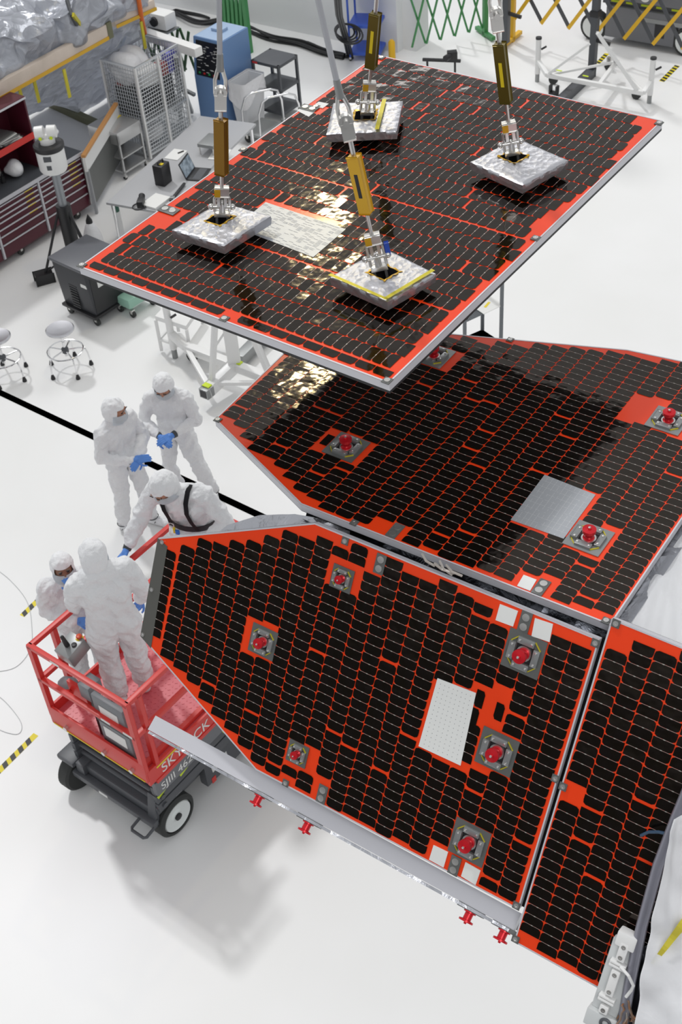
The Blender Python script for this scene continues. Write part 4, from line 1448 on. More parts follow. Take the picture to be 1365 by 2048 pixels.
for sx in (1, -1):
    strap_path([(sx*0.115, 0.10, 1.525), (sx*0.115, 0.17, 1.50), (sx*0.11, 0.225, 1.42), (sx*0.10, 0.225, 1.30), (sx*0.10, 0.175, 1.16), (sx*0.12, 0.13, 1.04)], 'shoulder_strap')
m = MB()
for i in range(24):
    a0 = 2*math.pi*i/24
    a1 = 2*math.pi*(i+1)/24
    f_ = lambda a, z: m.bm.verts.new((0.215*math.sin(a), -0.045+0.165*math.cos(a), z))
    m.bm.faces.new((f_(a0, 1.00), f_(a1, 1.00), f_(a1, 1.055), f_(a0, 1.055)))
bmesh.ops.remove_doubles(m.bm, verts=m.bm.verts[:], dist=0.0005)
bmesh.ops.solidify(m.bm, geom=m.bm.faces[:], thickness=0.006)
m.build('waist_belt', M['strap'], hb)
MB().torus((0.10, 0.165, 1.085), 0.022, 0.005, axis=(0, 1, 0)).build('strap_ring', M['steel'], hb)
MB().box((0.085, 0.16, 1.03), (0.02, 0.015, 0.07), bev=0.004).build('yellow_buckle', M['yellow'], hb)
MB().box((0.055, 0.165, 1.015), (0.035, 0.02, 0.045), bev=0.006).build('blue_clip', mat('blue_plastic', (0.02, 0.16, 0.60), 0.4), hb)
# on the lift, back to the viewer
p4 = at((168, 1094), DZ+1.78)
person('person on the lift seen from behind, one blue glove lowered beside the panel', (p4.x+0.05, p4.y+0.03, DZ), 22,
       dict(chest=(0, 0.02, 1.31), shR=(0.20, 0.02, 1.405), elR=(0.29, 0.02, 1.13), wrR=(0.28, 0.14, 0.92), shL=(-0.20, 0.02, 1.405), elL=(-0.24, 0.10, 1.13), wrL=(-0.12, 0.30, 1.05), head=(0.0, 0.06, 1.61),
            anR=(0.13, 0.06, 0.10), toR=(0.20, 0.3, 0.04), anL=(-0.12, -0.03, 0.10)),
       hyaw=-12, hpitch=-15, hands=(('R', (0.0, 0.5, -0.85), (0.9, 0.1, 0.2), 0.5), ('L', (0.5, 0.8, 0.1), (-0.2, 0.3, 0.9), 0.5)), seed=21, bulk=1.04)
# on the floor beyond the lift
p5 = at((121, 1106), 1.72)
person('person with glasses beyond the lift, one blue glove raised to the mask', (p5.x-0.02, p5.y, 0), 198,
       dict(shL=(-0.18, 0.02, 1.40), elL=(-0.26, 0.14, 1.18), wrL=(-0.06, 0.20, 1.40), elR=(0.27, 0.02, 1.12), wrR=(0.05, 0.24, 1.12)),
       hyaw=0, hpitch=-4, skin='skin2', hands=(('L', (0.25, 0.05, 0.95), (-0.3, 0.9, 0.1), 0.8), ('R', (-0.8, 0.5, 0.1), (0.2, 0.7, 0.6), 0.7)), seed=30, height=1.72)
# ------------------------------------------------------------------ floor marks, walls
M['joint'] = mat('dark_floor_joint', (0.075, 0.077, 0.08), 0.6)
j0, j1 = at((-60, 757)), at((560, 1050))
jd = (j1-j0).normalized()
jn = Vector((-jd.y, jd.x, 0))*0.045
o = MB()
o.bm.faces.new([o.bm.verts.new(p+UPZ*0.002) for p in (j0-jd*4-jn, j1+jd*8-jn, j1+jd*8+jn, j0-jd*4+jn)])
bmesh.ops.solidify(o.bm, geom=o.bm.faces[:], thickness=0.002)
structure(o.build('trim_1', M['joint']), 'dark floor joint running across the white floor', 'floor joint')
_ht = [0]
def hazard_tape(p, q, label, w_=0.062, grp='hazard tape strips on the floor'):
    a, b = at(p), at(q)
    d = (b-a)
    Ln = d.length
    t = thing('hazard_tape', label, 'tape', a, math.degrees(math.atan2(d.y, d.x)), grp)
    MB().span((0, -w_/2, 0.0), (Ln, w_/2, 0.0015)).build('tape_strip', M['lime_y'], t)
    k = 0
    x = 0.03
    m = MB()
    while x < Ln-0.03:
        m.bm.faces.new([m.bm.verts.new((max(0, min(Ln, X)), Y, 0.002)) for X, Y in ((x-0.03, -w_/2), (x+0.025, -w_/2), (x+0.055, w_/2), (x, w_/2))])
        x += 0.10
    m.build('stripe_pattern', M['black_tape'], t, smooth=False)
M['lime_y'] = mat('yellow_tape', (0.78, 0.64, 0.01), 0.5)
hazard_tape((44, 1232), (94, 1183), 'striped tape on the floor just beyond the corner of the red lift')
hazard_tape((-12, 1552), (72, 1469), 'striped tape on the floor in front of the red lift')
hazard_tape((1324, 163), (1356, 131), 'striped tape on the floor beside the white rolling frame', 0.09)
hazard_tape((1196, 127), (1215, 107), 'striped tape seen through the white rolling frame', 0.08)
hazard_tape((286, 1004), (302, 985), 'short striped tape by the feet of the person on the floor', 0.07)
def floor_wire(px, label, r=0.004, mt='wire', name='loose_wire'):
    pts = [at(p, r*1.2) for p in px]
    sm = []
    for i in range(len(pts)-1):
        p0, p1, p2, p3 = pts[max(i-1, 0)], pts[i], pts[i+1], pts[min(i+2, len(pts)-1)]
        for k in range(6):
            t = k/6
            sm.append(0.5*((2*p1)+(p2-p0)*t+(2*p0-5*p1+4*p2-p3)*t*t+(3*p1-p0-3*p2+p3)*t**3))
    sm.append(pts[-1])
    return tag(MB().path(sm, r, 6).build(name, M[mt], loc=pts[0]), label, 'cable')
M['thin'] = mat('pale_grey_thread', (0.55, 0.56, 0.57), 0.6)
floor_wire([(-20, 1130), (20, 1160), (55, 1205), (64, 1260), (60, 1300), (30, 1335), (-20, 1345)], 'thin pale wire curving over the floor beside the red lift', 0.003, 'thin')
floor_wire([(-20, 1380), (12, 1405), (42, 1445), (36, 1468), (0, 1460), (-20, 1440)], 'thin pale wire looping on the floor above the striped tape', 0.003, 'thin')

# far wall with its plinth
w0, w1 = at((430, 30)), at((796, 106))
wd = (w1-w0).normalized()
wn = Vector((-wd.y, wd.x, 0))
def wall_box(name, a, b, t0, t1, z0, z1, mt, **k):
    rot = Matrix((wd, wn, UPZ)).transposed()
    c = (a+b)/2 + wn*(t0+t1)/2
    c.z = (z0+z1)/2
    return structure(MB().box(c, ((b-a).length, t1-t0, z1-z0), rot).build(name, M[mt], loc=c), **k)
wall_box('wall_back', w0-wd*12, w1, 0.55, 0.8, 0.0, 9.0, 'wall', label='white back wall above the pale plinth', cat='wall')
wall_box('trim_2', w0-wd*12, w1, 0.0, 0.55, 0.0, 0.95, 'wall', label='pale plinth along the foot of the back wall', cat='wall')
wall_box('trim_3', w0-wd*12, w1-wd*0.6, 0.42, 0.56, 0.95, 1.25, 'wall_grey', label='grey band above the plinth', cat='wall')
for k, (s0, n_) in enumerate(((0.0, 'column_panel'),)):
    c = w1+wd*0.06+wn*0.4
    structure(MB().box((c.x, c.y, 4.5), (0.42, 0.42, 9.0), Matrix((wd, wn, UPZ)).transposed()).build('pillar', M['wall'], loc=(c.x, c.y, 4.5)), 'white pillar at the end of the back wall', 'pillar')
far = at((1000, -140))
structure(MB().box((far.x+2, far.y+9, 5), (40, 0.3, 10), Matrix((wd, wn, UPZ)).transposed()).build('wall_far', M['wall'], loc=(far.x+2, far.y+9, 5)), 'white wall beyond the barriers', 'wall')

# ------------------------------------------------------------------ black cables along the floor
M['cable'] = mat('black_cable_rubber', (0.016, 0.016, 0.018), 0.5)
def cable_mass(px, n, spread, label, r=0.022, group='black floor cables'):
    base = [at(p, r) for p in px]
    for c in range(n):
        R_ = random.Random(c*7+len(px))
        ph = R_.uniform(0, 6)
        am = spread*R_.uniform(0.3, 1.0)
        sgn = R_.choice((-1, 1))
        pts = []
        for i in range(len(base)-1):
            p0, p1, p2, p3 = base[max(i-1, 0)], base[i], base[i+1], base[min(i+2, len(base)-1)]
            for k in range(8):
                t = k/8
                p = 0.5*((2*p1)+(p2-p0)*t+(2*p0-5*p1+4*p2-p3)*t*t+(3*p1-p0-3*p2+p3)*t**3)
                s_ = (i+t)/(len(base)-1)
                off = am*sgn*(math.sin(s_*7+ph)*0.6+math.sin(s_*13+ph*2)*0.4)
                pts.append(p+GB*off+UPZ*(0.028*(c % 3)))
        tag(MB().path(pts, r, 6).build('power_cable', M['cable'], loc=pts[0]), label, 'cable', group)
cable_mass([(310, 38), (345, 28), (400, 48), (450, 45), (500, 62), (545, 78), (600, 88), (650, 110), (690, 118)], 6, 0.14, 'black cable in the bundle lying along the floor by the plinth')
cable_mass([(330, 36), (360, 22), (420, 40)], 2, 0.1, 'black cable at the far end of the floor bundle')
_p = [(674, -20, 2.3), (676, 10, 1.9), (678, 30, 1.5), (690, 70, 0.6), (700, 112, 0.03), (660, 105, 0.03), (620, 84, 0.03)]
for k in range(3):
    pts = [at((x+k*5-4, y+k*2), z) for x, y, z in _p]
    tag(MB().path(pts, 0.022, 6).build('power_cable', M['cable'], loc=pts[4]), 'black cable dropping from above to the floor beside the blue step cart', 'cable', 'hanging black cables')
for k in range(4):
    c = at((690+k*3, 62+k*2), 0.55+0.03*k)
    tag(MB().torus(c, 0.17+0.02*k, 0.017, axis=(0.2, -0.4, 1), n=28, m=6).build('cable_coil', M['cable'], loc=c), 'black cable coil hanging at the side of the blue step cart', 'cable', 'coils on the blue step cart')

# ------------------------------------------------------------------ carts and cabinets along the far side
def local(name, label, cat, px, rz, group=None, z=0.0):
    p = at(px, z)
    return thing(name, label, cat, (p.x, p.y, z), rz, group)
def caster(par, x, y, mt='black', r=0.05, wh='rubber'):
    f = MB().span((x-0.02, y-0.028, r*1.1), (x+0.02, y+0.028, r*2.3), 0.003).build('caster', M['steel'], par)
    MB().tube((x, y-0.018, r), (x, y+0.018, r), r, n=16).build('caster_wheel', M[wh], f)

# blue control cabinet; local x along GA, y along GB, origin at its near corner
M['blue_cab'] = mat('light_blue_cabinet_paint', (0.15, 0.27, 0.50), 0.4)
M['blue_top'] = mat('pale_blue_cabinet_paint', (0.34, 0.46, 0.64), 0.4)
M['panel_blk'] = mat('black_control_panel', (0.01, 0.011, 0.015), 0.3)
bc = local('control_cabinet', 'light blue cabinet with a black control panel facing the table', 'cabinet', (404, 247), G)
W_, D_, H_ = 0.58, 0.75, 1.42
m = MB()
sec = [(0.0, 0.12), (0.0, 0.80), (0.0, 0.82), (0.10, H_), (D_, H_), (D_, 0.12)]
A = [m.bm.verts.new((0, y, z)) for y, z in sec]
B = [m.bm.verts.new((W_, y, z)) for y, z in sec]
m.bm.faces.new(A)
m.bm.faces.new(B[::-1])
for i in range(len(sec)):
    k = (i+1) % len(sec)
    m.bm.faces.new((A[i], A[k], B[k], B[i]))
m.build('cabinet_body', M['blue_cab'], bc)
MB().span((0.02, 0.11, H_), (W_-0.02, D_-0.01, H_+0.008), 0.002).build('cabinet_top', M['blue_top'], bc)
MB().box((0.25, 0.45, H_+0.03), (0.22, 0.16, 0.05), bev=0.01).build('top_hatch', M['blue_top'], bc)
tilt = math.atan2(0.10, 0.60)
pr = Matrix.Rotation(-tilt, 3, 'X')
cp = MB().box((W_/2, 0.047, 1.11), (W_*0.82, 0.012, 0.54), pr).build('control_panel', M['panel_blk'], bc)
rr = random.Random(5)
m = MB()
for k in range(34):
    m.box((W_*(0.2+0.6*rr.random()), 0.036+(0.1/0.6)*0, 0.0), (0.05*rr.random()+0.015, 0.004, 0.006))
    for v in m.bm.verts[-8:]:
        pass
m.bm.free()
m = MB()
for k in range(40):
    zz = rr.uniform(0.90, 1.33)
    m.box((W_*(0.15+0.7*rr.random()), 0.047+(zz-1.11)*math.tan(tilt)-0.007, zz), (0.05*rr.random()+0.012, 0.004, 0.007), pr)
m.build('panel_markings', M['label'], cp)
M['lamp_r'] = mat('red_button', (0.6, 0.02, 0.02), 0.4)
M['lamp_g'] = mat('green_button', (0.02, 0.35, 0.08), 0.4)
for k, c in enumerate(('lamp_g', 'lamp_r', 'lamp_g', 'lamp_r')):
    MB().box((0.12+0.10*k, 0.006, 0.89), (0.035, 0.02, 0.025), pr).build('panel_button', M[c], cp)
for x in (0.06, W_-0.06):
    for y in (0.08, D_-0.08):
        caster(bc, x, y)

# white bin with a liner
M['bin'] = mat('white_bin_plastic', (0.72, 0.73, 0.75), 0.45)
M['bag'] = mat('translucent_bag_film', (0.80, 0.80, 0.82), 0.3, spec=0.4, bump=(14, 0.5, 0.03, 4))
bn = local('waste_bin', 'tall white bin with a bag folded over its rim, beside the blue cabinet', 'bin', (504, 254), G)
m = MB()
def tub(z, k):
    return [(-0.16*k, -0.26*k, z), (0.16*k, -0.26*k, z), (0.16*k, 0.26*k, z), (-0.16*k, 0.26*k, z)]
R0 = [[m.bm.verts.new(p) for p in tub(z, k)] for z, k in ((0.0, 0.72), (0.82, 1.0), (0.82, 0.95), (0.10, 0.70))]
m.bm.faces.new(R0[0][::-1])
for a, b in zip(R0, R0[1:]):
    for i in range(4):
        m.bm.faces.new((a[i], a[(i+1) % 4], b[(i+1) % 4], b[i]))
m.bm.faces.new(R0[3])
m.build('bin_body', M['bin'], bn)
m = MB()
def lin(s_, t_):
    a = 2*math.pi*s_
    c, sn = math.cos(a), math.sin(a)
    q = max(abs(c)/0.175, abs(sn)/0.275)
    x, y = c/q, sn/q
    dz = 0.30+0.12*math.sin(a*2+4.0)
    k = 1.0+0.04*noise.noise(Vector((x*9, y*9, t_*4)))+0.05*t_
    return Vector((x*k, y*k, 0.845-dz*t_))
m.grid(lin, 40, 8)
m.build('bin_liner', M['bag'], bn, smooth=80)

# black three tier cart behind the bin
kc = local('utility_cart', 'black three shelf cart behind the white bin', 'cart', (515, 232), G)
for z in (0.12, 0.50, 0.90):
    MB().span((0, 0, z), (0.56, 0.50, z+0.05), 0.005).build('cart_shelf', M['char'], kc)
for x in (0.02, 0.54):
    for y in (0.02, 0.48):
        MB().bar((x, y, 0.08), (x, y, 0.95), 0.04, 0.04).build('corner_post', M['char'], kc)
        caster(kc, x, y, r=0.035)
MB().box((0.08, -0.003, 0.925), (0.10, 0.004, 0.03)).build('cart_badge', M['lift_red'], kc)

# tubular push cart
pc = local('push_cart', 'flat cart with two bent steel push handles, beside the bin', 'cart', (484, 286), G)
MB().span((0.0, 0.0, 0.16), (0.95, 0.55, 0.20), 0.005).build('cart_deck', M['plate2'], pc)
for x in (0.06, 0.40):
    MB().path([(x, 0.02, 0.2), (x, 0.03, 0.55), (x+0.05, 0.08, 0.74), (x+0.12, 0.16, 0.80), (x+0.30, 0.42, 0.80), (x+0.37, 0.50, 0.76), (x+0.40, 0.54, 0.60), (x+0.40, 0.54, 0.2)], 0.017, 10).build('push_handle', M['chrome'], pc)
for x in (0.08, 0.87):
    for y in (0.08, 0.47):
        caster(pc, x, y, r=0.06)

# grey work table with its things
M['table'] = mat('grey_laminate', (0.42, 0.425, 0.44), 0.35)
TT = 0.76
t0, t1, t2 = at((212, 405), TT), at((345, 283), TT), at((390, 478), TT)
tdx = (t1-t0).normalized()
tdy = (t2-t0)
trz = math.degrees(math.atan2(tdx.y, tdx.x))
tb = thing('work_table', 'grey work table behind the hanging panel, laptop and papers on it', 'table', (t0.x, t0.y, 0), trz)
TLn = 2.75
MB().span((0, -0.95, TT-0.035), (TLn, 0, TT), 0.004).build('table_top', M['table'], tb)
for x, y in ((0.06, -0.06), (0.06, -0.89), (TLn-0.06, -0.06), (TLn-0.06, -0.89)):
    MB().tube((x, y, 0), (x, y, TT-0.03), 0.025).build('table_leg', M['chrome'], tb)
def on_table(px):
    return at(px, TT)
def flat(name, label, cat, px, size, rz, mt, group=None, z=TT, bev=0.0):
    p = at(px, z)
    c = Vector((p.x, p.y, z+size[2]/2+0.0005))
    return tag(MB().box(c, size, Matrix.Rotation(math.radians(rz), 3, 'Z'), bev).build(name, M[mt], loc=c), label, cat, group)
lt = thing('laptop', 'open black laptop on the grey table, screen lit', 'laptop', on_table((398, 350)), trz+180+8)
MB().box((0, 0, 0.010), (0.36, 0.25, 0.018), bev=0.004).build('laptop_base', M['black'], lt)
ls = MB().box((0, -0.165, 0.125), (0.36, 0.010, 0.235), Matrix.Rotation(math.radians(20), 3, 'X'), bev=0.003).build('laptop_lid', M['black'], lt)
MB().box((0, -0.158, 0.125), (0.33, 0.004, 0.20), Matrix.Rotation(math.radians(20), 3, 'X')).build('screen', mat('lit_screen', (0.05, 0.07, 0.09), 0.2, var=(14, (0.30, 0.36, 0.42)), emit=(0.10, 0.13, 0.16, 0.5)), ls)
MB().box((0, 0.02, 0.0195), (0.31, 0.12, 0.002)).build('keyboard', M['char'], lt)
flat('paper_sheet', 'white papers beside the laptop on the grey table', 'paper', (352, 310), (0.30, 0.22, 0.01), trz, 'label')
flat('paper_sheet', 'stack of white papers at the near edge of the grey table', 'paper', (312, 405), (0.34, 0.26, 0.03), trz-8, 'label')
flat('paper_sheet', 'white papers on the table behind the laptop', 'paper', (440, 310), (0.32, 0.26, 0.012), trz+10, 'label')
flat('marker_pen', 'dark pen lying on the papers beside the laptop', 'pen', (362, 305), (0.10, 0.014, 0.014), trz-30, 'black', z=TT+0.011)
cs = thing('tool_case', 'small black case with yellow latch standing on the grey table', 'case', on_table((328, 366)), trz-4)
MB().box((0, 0, 0.15), (0.20, 0.16, 0.30), bev=0.012).build('case_body', M['black'], cs)
MB().path([(-0.06, 0, 0.30), (-0.06, 0, 0.335), (0.06, 0, 0.335), (0.06, 0, 0.30)], 0.012, 8).build('case_handle', M['black'], cs)
MB().box((-0.02, -0.03, 0.303), (0.05, 0.05, 0.012)).build('yellow_latch', M['yellow'], cs)
cm = thing('camera', 'small black camera lying on the table near the stacked papers', 'camera', on_table((283, 412)), trz+20)
MB().box((0, 0, 0.05), (0.15, 0.09, 0.10), bev=0.012).build('camera_body', M['black'], cm)
MB().tube((0.05, 0, 0.05), (0.19, 0.02, 0.05), 0.042, 0.046, 16).build('camera_lens', M['black'], cm)
MB().torus((-0.05, 0.02, 0.02), 0.09, 0.010, n=18, m=6).build('camera_strap', M['black'], cm)
ms = thing('metal_stand', 'low metal box on legs at the far end of the grey table', 'stand', on_table((425, 300)), trz)
MB().box((0, 0, 0.14), (0.36, 0.26, 0.05), bev=0.004).build('stand_top', M['plate2'], ms)
for x in (-0.16, 0.16):
    for y in (-0.11, 0.11):
        MB().tube((x, y, 0), (x, y, 0.12), 0.010).build('stand_leg', M['steel'], ms)
ed = thing('black_clamp', 'long black clamp lying along the near edge of the grey table', 'clamp', on_table((356, 388)), trz+6)
MB().bar((-0.25, 0, 0.03), (0.25, 0, 0.03), 0.035, 0.03, bev=0.006).build('clamp_bar', M['black'], ed)
MB().box((-0.18, 0, 0.03), (0.06, 0.06, 0.05), bev=0.006).build('clamp_jaw', M['plate2'], ed)
bt = thing('gas_bottle', 'small green topped cylinder standing beside the table leg', 'cylinder', at((243, 473)), 0)
MB().lathe([(0.055, 0), (0.055, 0.40), (0.03, 0.46), (0.02, 0.48), (0, 0.48)], n=18).build('cylinder_body', M['white'], bt)
MB().lathe([(0.05, 0.40), (0.05, 0.5), (0.02, 0.54), (0, 0.54)], n=18).build('green_cap', mat('dark_green_plastic', (0.03, 0.12, 0.08), 0.4), bt)
bo = thing('floor_bag', 'white bag with a black tied tip standing on the floor behind the charging cart', 'bag', at((192, 503)), 0)
m = MB().lathe([(0.13, 0), (0.15, 0.10), (0.13, 0.28), (0.07, 0.42), (0.03, 0.5), (0, 0.52)], n=20)
for v in m.bm.verts:
    v.co.x += 0.012*noise.noise(v.co*9)
m.build('bag_body', M['bag'], bo)
MB().lathe([(0.05, 0.45), (0.045, 0.50), (0.0, 0.60)], n=14).build('black_tip', M['black'], bo)

# ------------------------------------------------------------------ dark red tool cabinet and hutch
M['maroon'] = mat('dark_red_cabinet_paint', (0.085, 0.010, 0.022), 0.35)
M['worktop'] = mat('dark_grey_worktop', (0.055, 0.06, 0.07), 0.5)
tc0 = at((187, 424))
tc = thing('tool_cabinet', 'long dark red tool cabinet with silver drawer edges and a grey worktop', 'cabinet', (tc0.x, tc0.y, 0), G+90)
# local x along GB (away), y along -GA (to the back); the cabinet runs to -x
CL, CD, CH = 2.9, 0.62, 0.98
MB().span((-CL, 0.012, 0.12), (0, CD, CH-0.04), 0.004).build('cabinet_body', M['maroon'], tc)
MB().span((-CL-0.01, -0.02, CH-0.04), (0.015, CD, CH), 0.006).build('worktop', M['worktop'], tc)
MB().span((-CL-0.01, -0.028, CH-0.06), (0.016, -0.012, CH-0.005)).build('worktop_edge', M['frame'], tc)
cols = ((-0.86, -0.03), (-1.74, -0.90), (-2.62, -1.78))
for ci, (xa, xb) in enumerate(cols):
    z = CH-0.09
    hs = (0.075, 0.075, 0.075, 0.10, 0.10, 0.13, 0.20)
    for hgt in hs:
        d = MB().span((xa+0.01, 0.0, z-hgt+0.012), (xb-0.01, 0.014, z)).build('drawer', M['maroon'], tc)
        MB().span((xa+0.01, -0.016, z-0.014), (xb-0.01, 0.004, z+0.001), 0.002).build('drawer_pull', M['frame'], d)
        if hgt < 0.12:
            MB().span((xb-0.26, -0.0165, z-0.013), (xb-0.10, -0.0155, z-0.001)).build('yellow_label', M['yellow'], d)
        z -= hgt
    MB().span((xa-0.035, -0.022, 0.14), (xa-0.005, 0.01, CH-0.06)).build('corner_post', M['frame'], tc)
MB().span((0.0, 0.05, 0.10), (0.05, CD-0.03, CH-0.05), 0.01).build('side_panel', M['label'], tc)
MB().path([(0.05, 0.10, 0.78), (0.12, 0.10, 0.80), (0.14, 0.14, 0.84), (0.14, CD-0.14, 0.84), (0.12, CD-0.10, 0.80), (0.05, CD-0.10, 0.78)], 0.016, 8).build('push_handle', M['black'], tc)
for x in (-0.25, -1.4, -2.6):
    for y in (0.08, CD-0.08):
        caster(tc, x, y, r=0.055)
PT = PLACED[tc.name]
hz0 = PT @ Vector((-0.62, 0.16, CH))
ht = thing('tool_hutch', 'dark red open shelf unit standing on the tool cabinet', 'shelf unit', (hz0.x, hz0.y, CH), G+90)
HL, HD, HH = 1.9, 0.44, 1.02
MB().span((-0.025, 0, 0), (0, HD, HH)).build('side_panel', M['maroon'], ht)
MB().span((-HL, 0, 0), (-HL+0.025, HD, HH)).build('side_panel', M['maroon'], ht)
MB().span((-HL, HD-0.02, 0), (0, HD, HH)).build('back_panel', M['maroon'], ht)
MB().span((-HL, -0.01, HH), (0.005, HD, HH+0.03)).build('top_panel', M['maroon'], ht)
MB().span((-HL, -0.005, 0.46), (0, HD, 0.485)).build('hutch_shelf', M['maroon'], ht)
MB().span((-HL, -0.02, HH-0.005), (0.005, -0.008, HH+0.02)).build('top_trim', M['frame'], ht)
MB().span((-HL, -0.012, 0.44), (0, 0.0, 0.53)).build('shelf_lip', M['lift_red'], ht)
PH = PLACED[ht.name]
def place(par_m, lx, ly, lz):
    return par_m @ Vector((lx, ly, lz))
for k in range(7):
    c = place(PH, -0.30-0.02*k, 0.20, 0.486+0.006+k*0.018)
    R_ = random.Random(k)
    tag(MB().box(c, (0.36, 0.27, 0.014), Matrix.Rotation(math.radians(G+90+R_.uniform(-14, 14)), 3, 'Z'), bev=0.002).build('document_folder', M['label' if k % 2 else 'plate2'], loc=c), 'pale folder in the pile on the shelf of the dark red hutch', 'folder', 'folders on the hutch shelf')
for k in range(12):
    R_ = random.Random(k+50)
    c = place(PH, -0.25-0.09*k+R_.uniform(-0.02, 0.02), 0.12+R_.uniform(0, 0.18), 0.045)
    m = MB()
    m.tube(c+Vector((0, 0, -0.044)), c+Vector((0, 0, 0.05)), 0.035, 0.03, 12)
    m.tube(c+Vector((0, 0, 0.05)), c+Vector((0.01, 0, 0.09)), 0.016, 0.014, 10)
    tag(m.build('hand_tool', M['black' if k % 3 else 'steel'], loc=c), 'small black or steel tool on the worktop under the hutch', 'tool', 'tools under the hutch')
def bag(name, label, c, r, sc, mt='bag', seed=0, grp=None):
    m = MB().ball((0, 0, 0), r, sc, 20)
    for v in m.bm.verts:
        v.co += v.co.normalized()*r*0.35*noise.noise(v.co*(2.2/r)*0.35+Vector((seed, 0, 0)))
    mn = min(v.co.z for v in m.bm.verts)
    for v in m.bm.verts:
        v.co += Vector(c)-Vector((0, 0, mn))
    return tag(m.build(name, M[mt], loc=c, smooth=50), label, 'bag', grp)
bag('plastic_bag', 'clear plastic bag lying under the shelf of the hutch', place(PT, -1.0, 0.30, CH), 0.15, (1, 0.8, 0.7), seed=2)
M['bluegrey'] = mat('blue_grey_cloth', (0.22, 0.27, 0.33), 0.5)
bag('instrument_bag', 'blue grey wrapped instrument on the worktop end behind the tracker', place(PT, -0.25, 0.28, CH), 0.14, (0.9, 1.1, 0.9), 'bluegrey', 5)
bag('plastic_bag', 'white plastic wrapping on the blue grey instrument', place(PT, -0.20, 0.34, CH+0.20), 0.12, (1.1, 1.0, 0.5), 'bag', 6)
c = place(PT, -1.63, 0.10, CH+0.003)
tag(MB().box(c, (0.16, 0.13, 0.004), Matrix.Rotation(0.5, 3, 'Z')).build('paper_note', M['label'], loc=c), 'square white note on the worktop of the tool cabinet', 'paper')

# ------------------------------------------------------------------ laser tracker on its tripod
lb = at((158, 545))
lt = thing('laser_tracker', 'white tracker head on a tall black tripod in front of the tool cabinet', 'instrument', lb, 0)
MB().tube((0, 0, 0.25), (0, 0, 1.05), 0.10, n=20).build('tripod_column', M['black'], lt)
MB().tube((0, 0, 1.0), (0, 0, 1.55), 0.058, n=20).build('extension_tube', mat('dull_grey_tube', (0.30, 0.32, 0.34), 0.4, 0.4), lt)
for a in (200, 320, 80):
    c, s_ = math.cos(math.radians(a)), math.sin(math.radians(a))
    lg = MB().tube((0.07*c, 0.07*s_, 1.0), (0.46*c, 0.46*s_, 0.10), 0.018).build('tripod_leg', M['black'], lt)
    MB().tube((0.06*c, 0.06*s_, 0.30), (0.40*c, 0.40*s_, 0.16), 0.014).build('leg_brace', M['black'], lg)
    MB().box((0.48*c, 0.48*s_, 0.07), (0.24, 0.17, 0.14), Matrix.Rotation(math.radians(a), 3, 'Z'), bev=0.015).build('tripod_foot', M['black'], lg)
hd = MB().lathe([(0.06, 1.52), (0.165, 1.56), (0.185, 1.60), (0.185, 1.86), (0.165, 1.88), (0, 1.88)], n=28).build('tracker_base', M['white'], lt)
MB().lathe([(0.185, 1.86), (0.20, 1.88), (0.20, 1.93), (0.175, 1.95), (0.11, 1.95), (0.11, 1.93), (0, 1.93)], n=28).build('black_collar', M['black'], lt)
MB().lathe([(0.10, 1.93), (0.10, 2.02), (0, 2.02)], n=22).build('tracker_neck', M['white'], lt)
for s_ in (-1, 1):
    MB().tube((s_*0.025, -0.0, 2.09), (s_*0.135, -0.0, 2.09), 0.085, 0.08, 20).build('tracker_head', M['white'], lt)
    MB().tube((s_*0.07, -0.086, 2.04), (s_*0.07, -0.080, 2.04), 0.022, n=12).build('lime_dot', M['lime'], lt)
for z, w_, h_ in ((1.80, 0.10, 0.07), (1.68, 0.06, 0.06)):
    MB().box((-0.02, -0.182, z), (w_, 0.012, h_)).build('tracker_label', M['char'], hd)

# ------------------------------------------------------------------ charging cart
g0 = at((198, 655))
M['cart_dark'] = mat('near_black_cart_paint', (0.032, 0.034, 0.040), 0.45)
M['cart_lid'] = mat('dark_grey_lid', (0.11, 0.115, 0.13), 0.4)
gc = thing('charging_cart', 'black wheeled charging cart under the left corner of the hanging panel', 'cart', (g0.x, g0.y, 0), -43)
# local: x along the short way to -x, y away
GW, GD, GH = 0.62, 0.58, 0.84
m = MB().span((-GW, 0.0, 0.17), (0, GD, GH), 0.02)
for v in m.bm.verts:
    if v.co.z > 0.6 and v.co.y < 0.1:
        v.co.y -= 0.05
m.build('cart_body', M['cart_dark'], gc)
MB().span((-GW-0.02, -0.04, 0.13), (0.02, GD+0.02, 0.17), 0.006).build('base_frame', M['black'], gc)
MB().span((-GW-0.025, -0.075, GH), (0.025, GD+0.02, GH+0.05), 0.015).build('cart_lid', M['cart_lid'], gc)
vt = MB()
for k in range(14):
    vt.box((-GW*0.52, -0.026 if k > 4 else -0.012, 0.74-k*0.040), (0.15, 0.012, 0.018))
vt.build('vent_louvre', M['black'], gc)
MB().box((-0.08, -0.030, 0.66), (0.12, 0.012, 0.14), bev=0.01).build('white_badge', M['label'], gc)
MB().box((0.004, 0.20, 0.66), (0.012, 0.15, 0.24), bev=0.01).build('side_badge', M['label'], gc)
MB().span((0.0, 0.02, 0.2), (0.006, GD-0.02, 0.86)).build('side_door', M['black'], gc)
MB().path([(0.02, 0.36, 0.45), (0.05, 0.40, 0.46), (0.05, 0.50, 0.50), (0.02, 0.54, 0.50)], 0.012, 8).build('side_handle', M['label'], gc)
for x in (-GW+0.05, -0.05):
    for y in (0.03, GD-0.04):
        caster(gc, x, y, r=0.055)
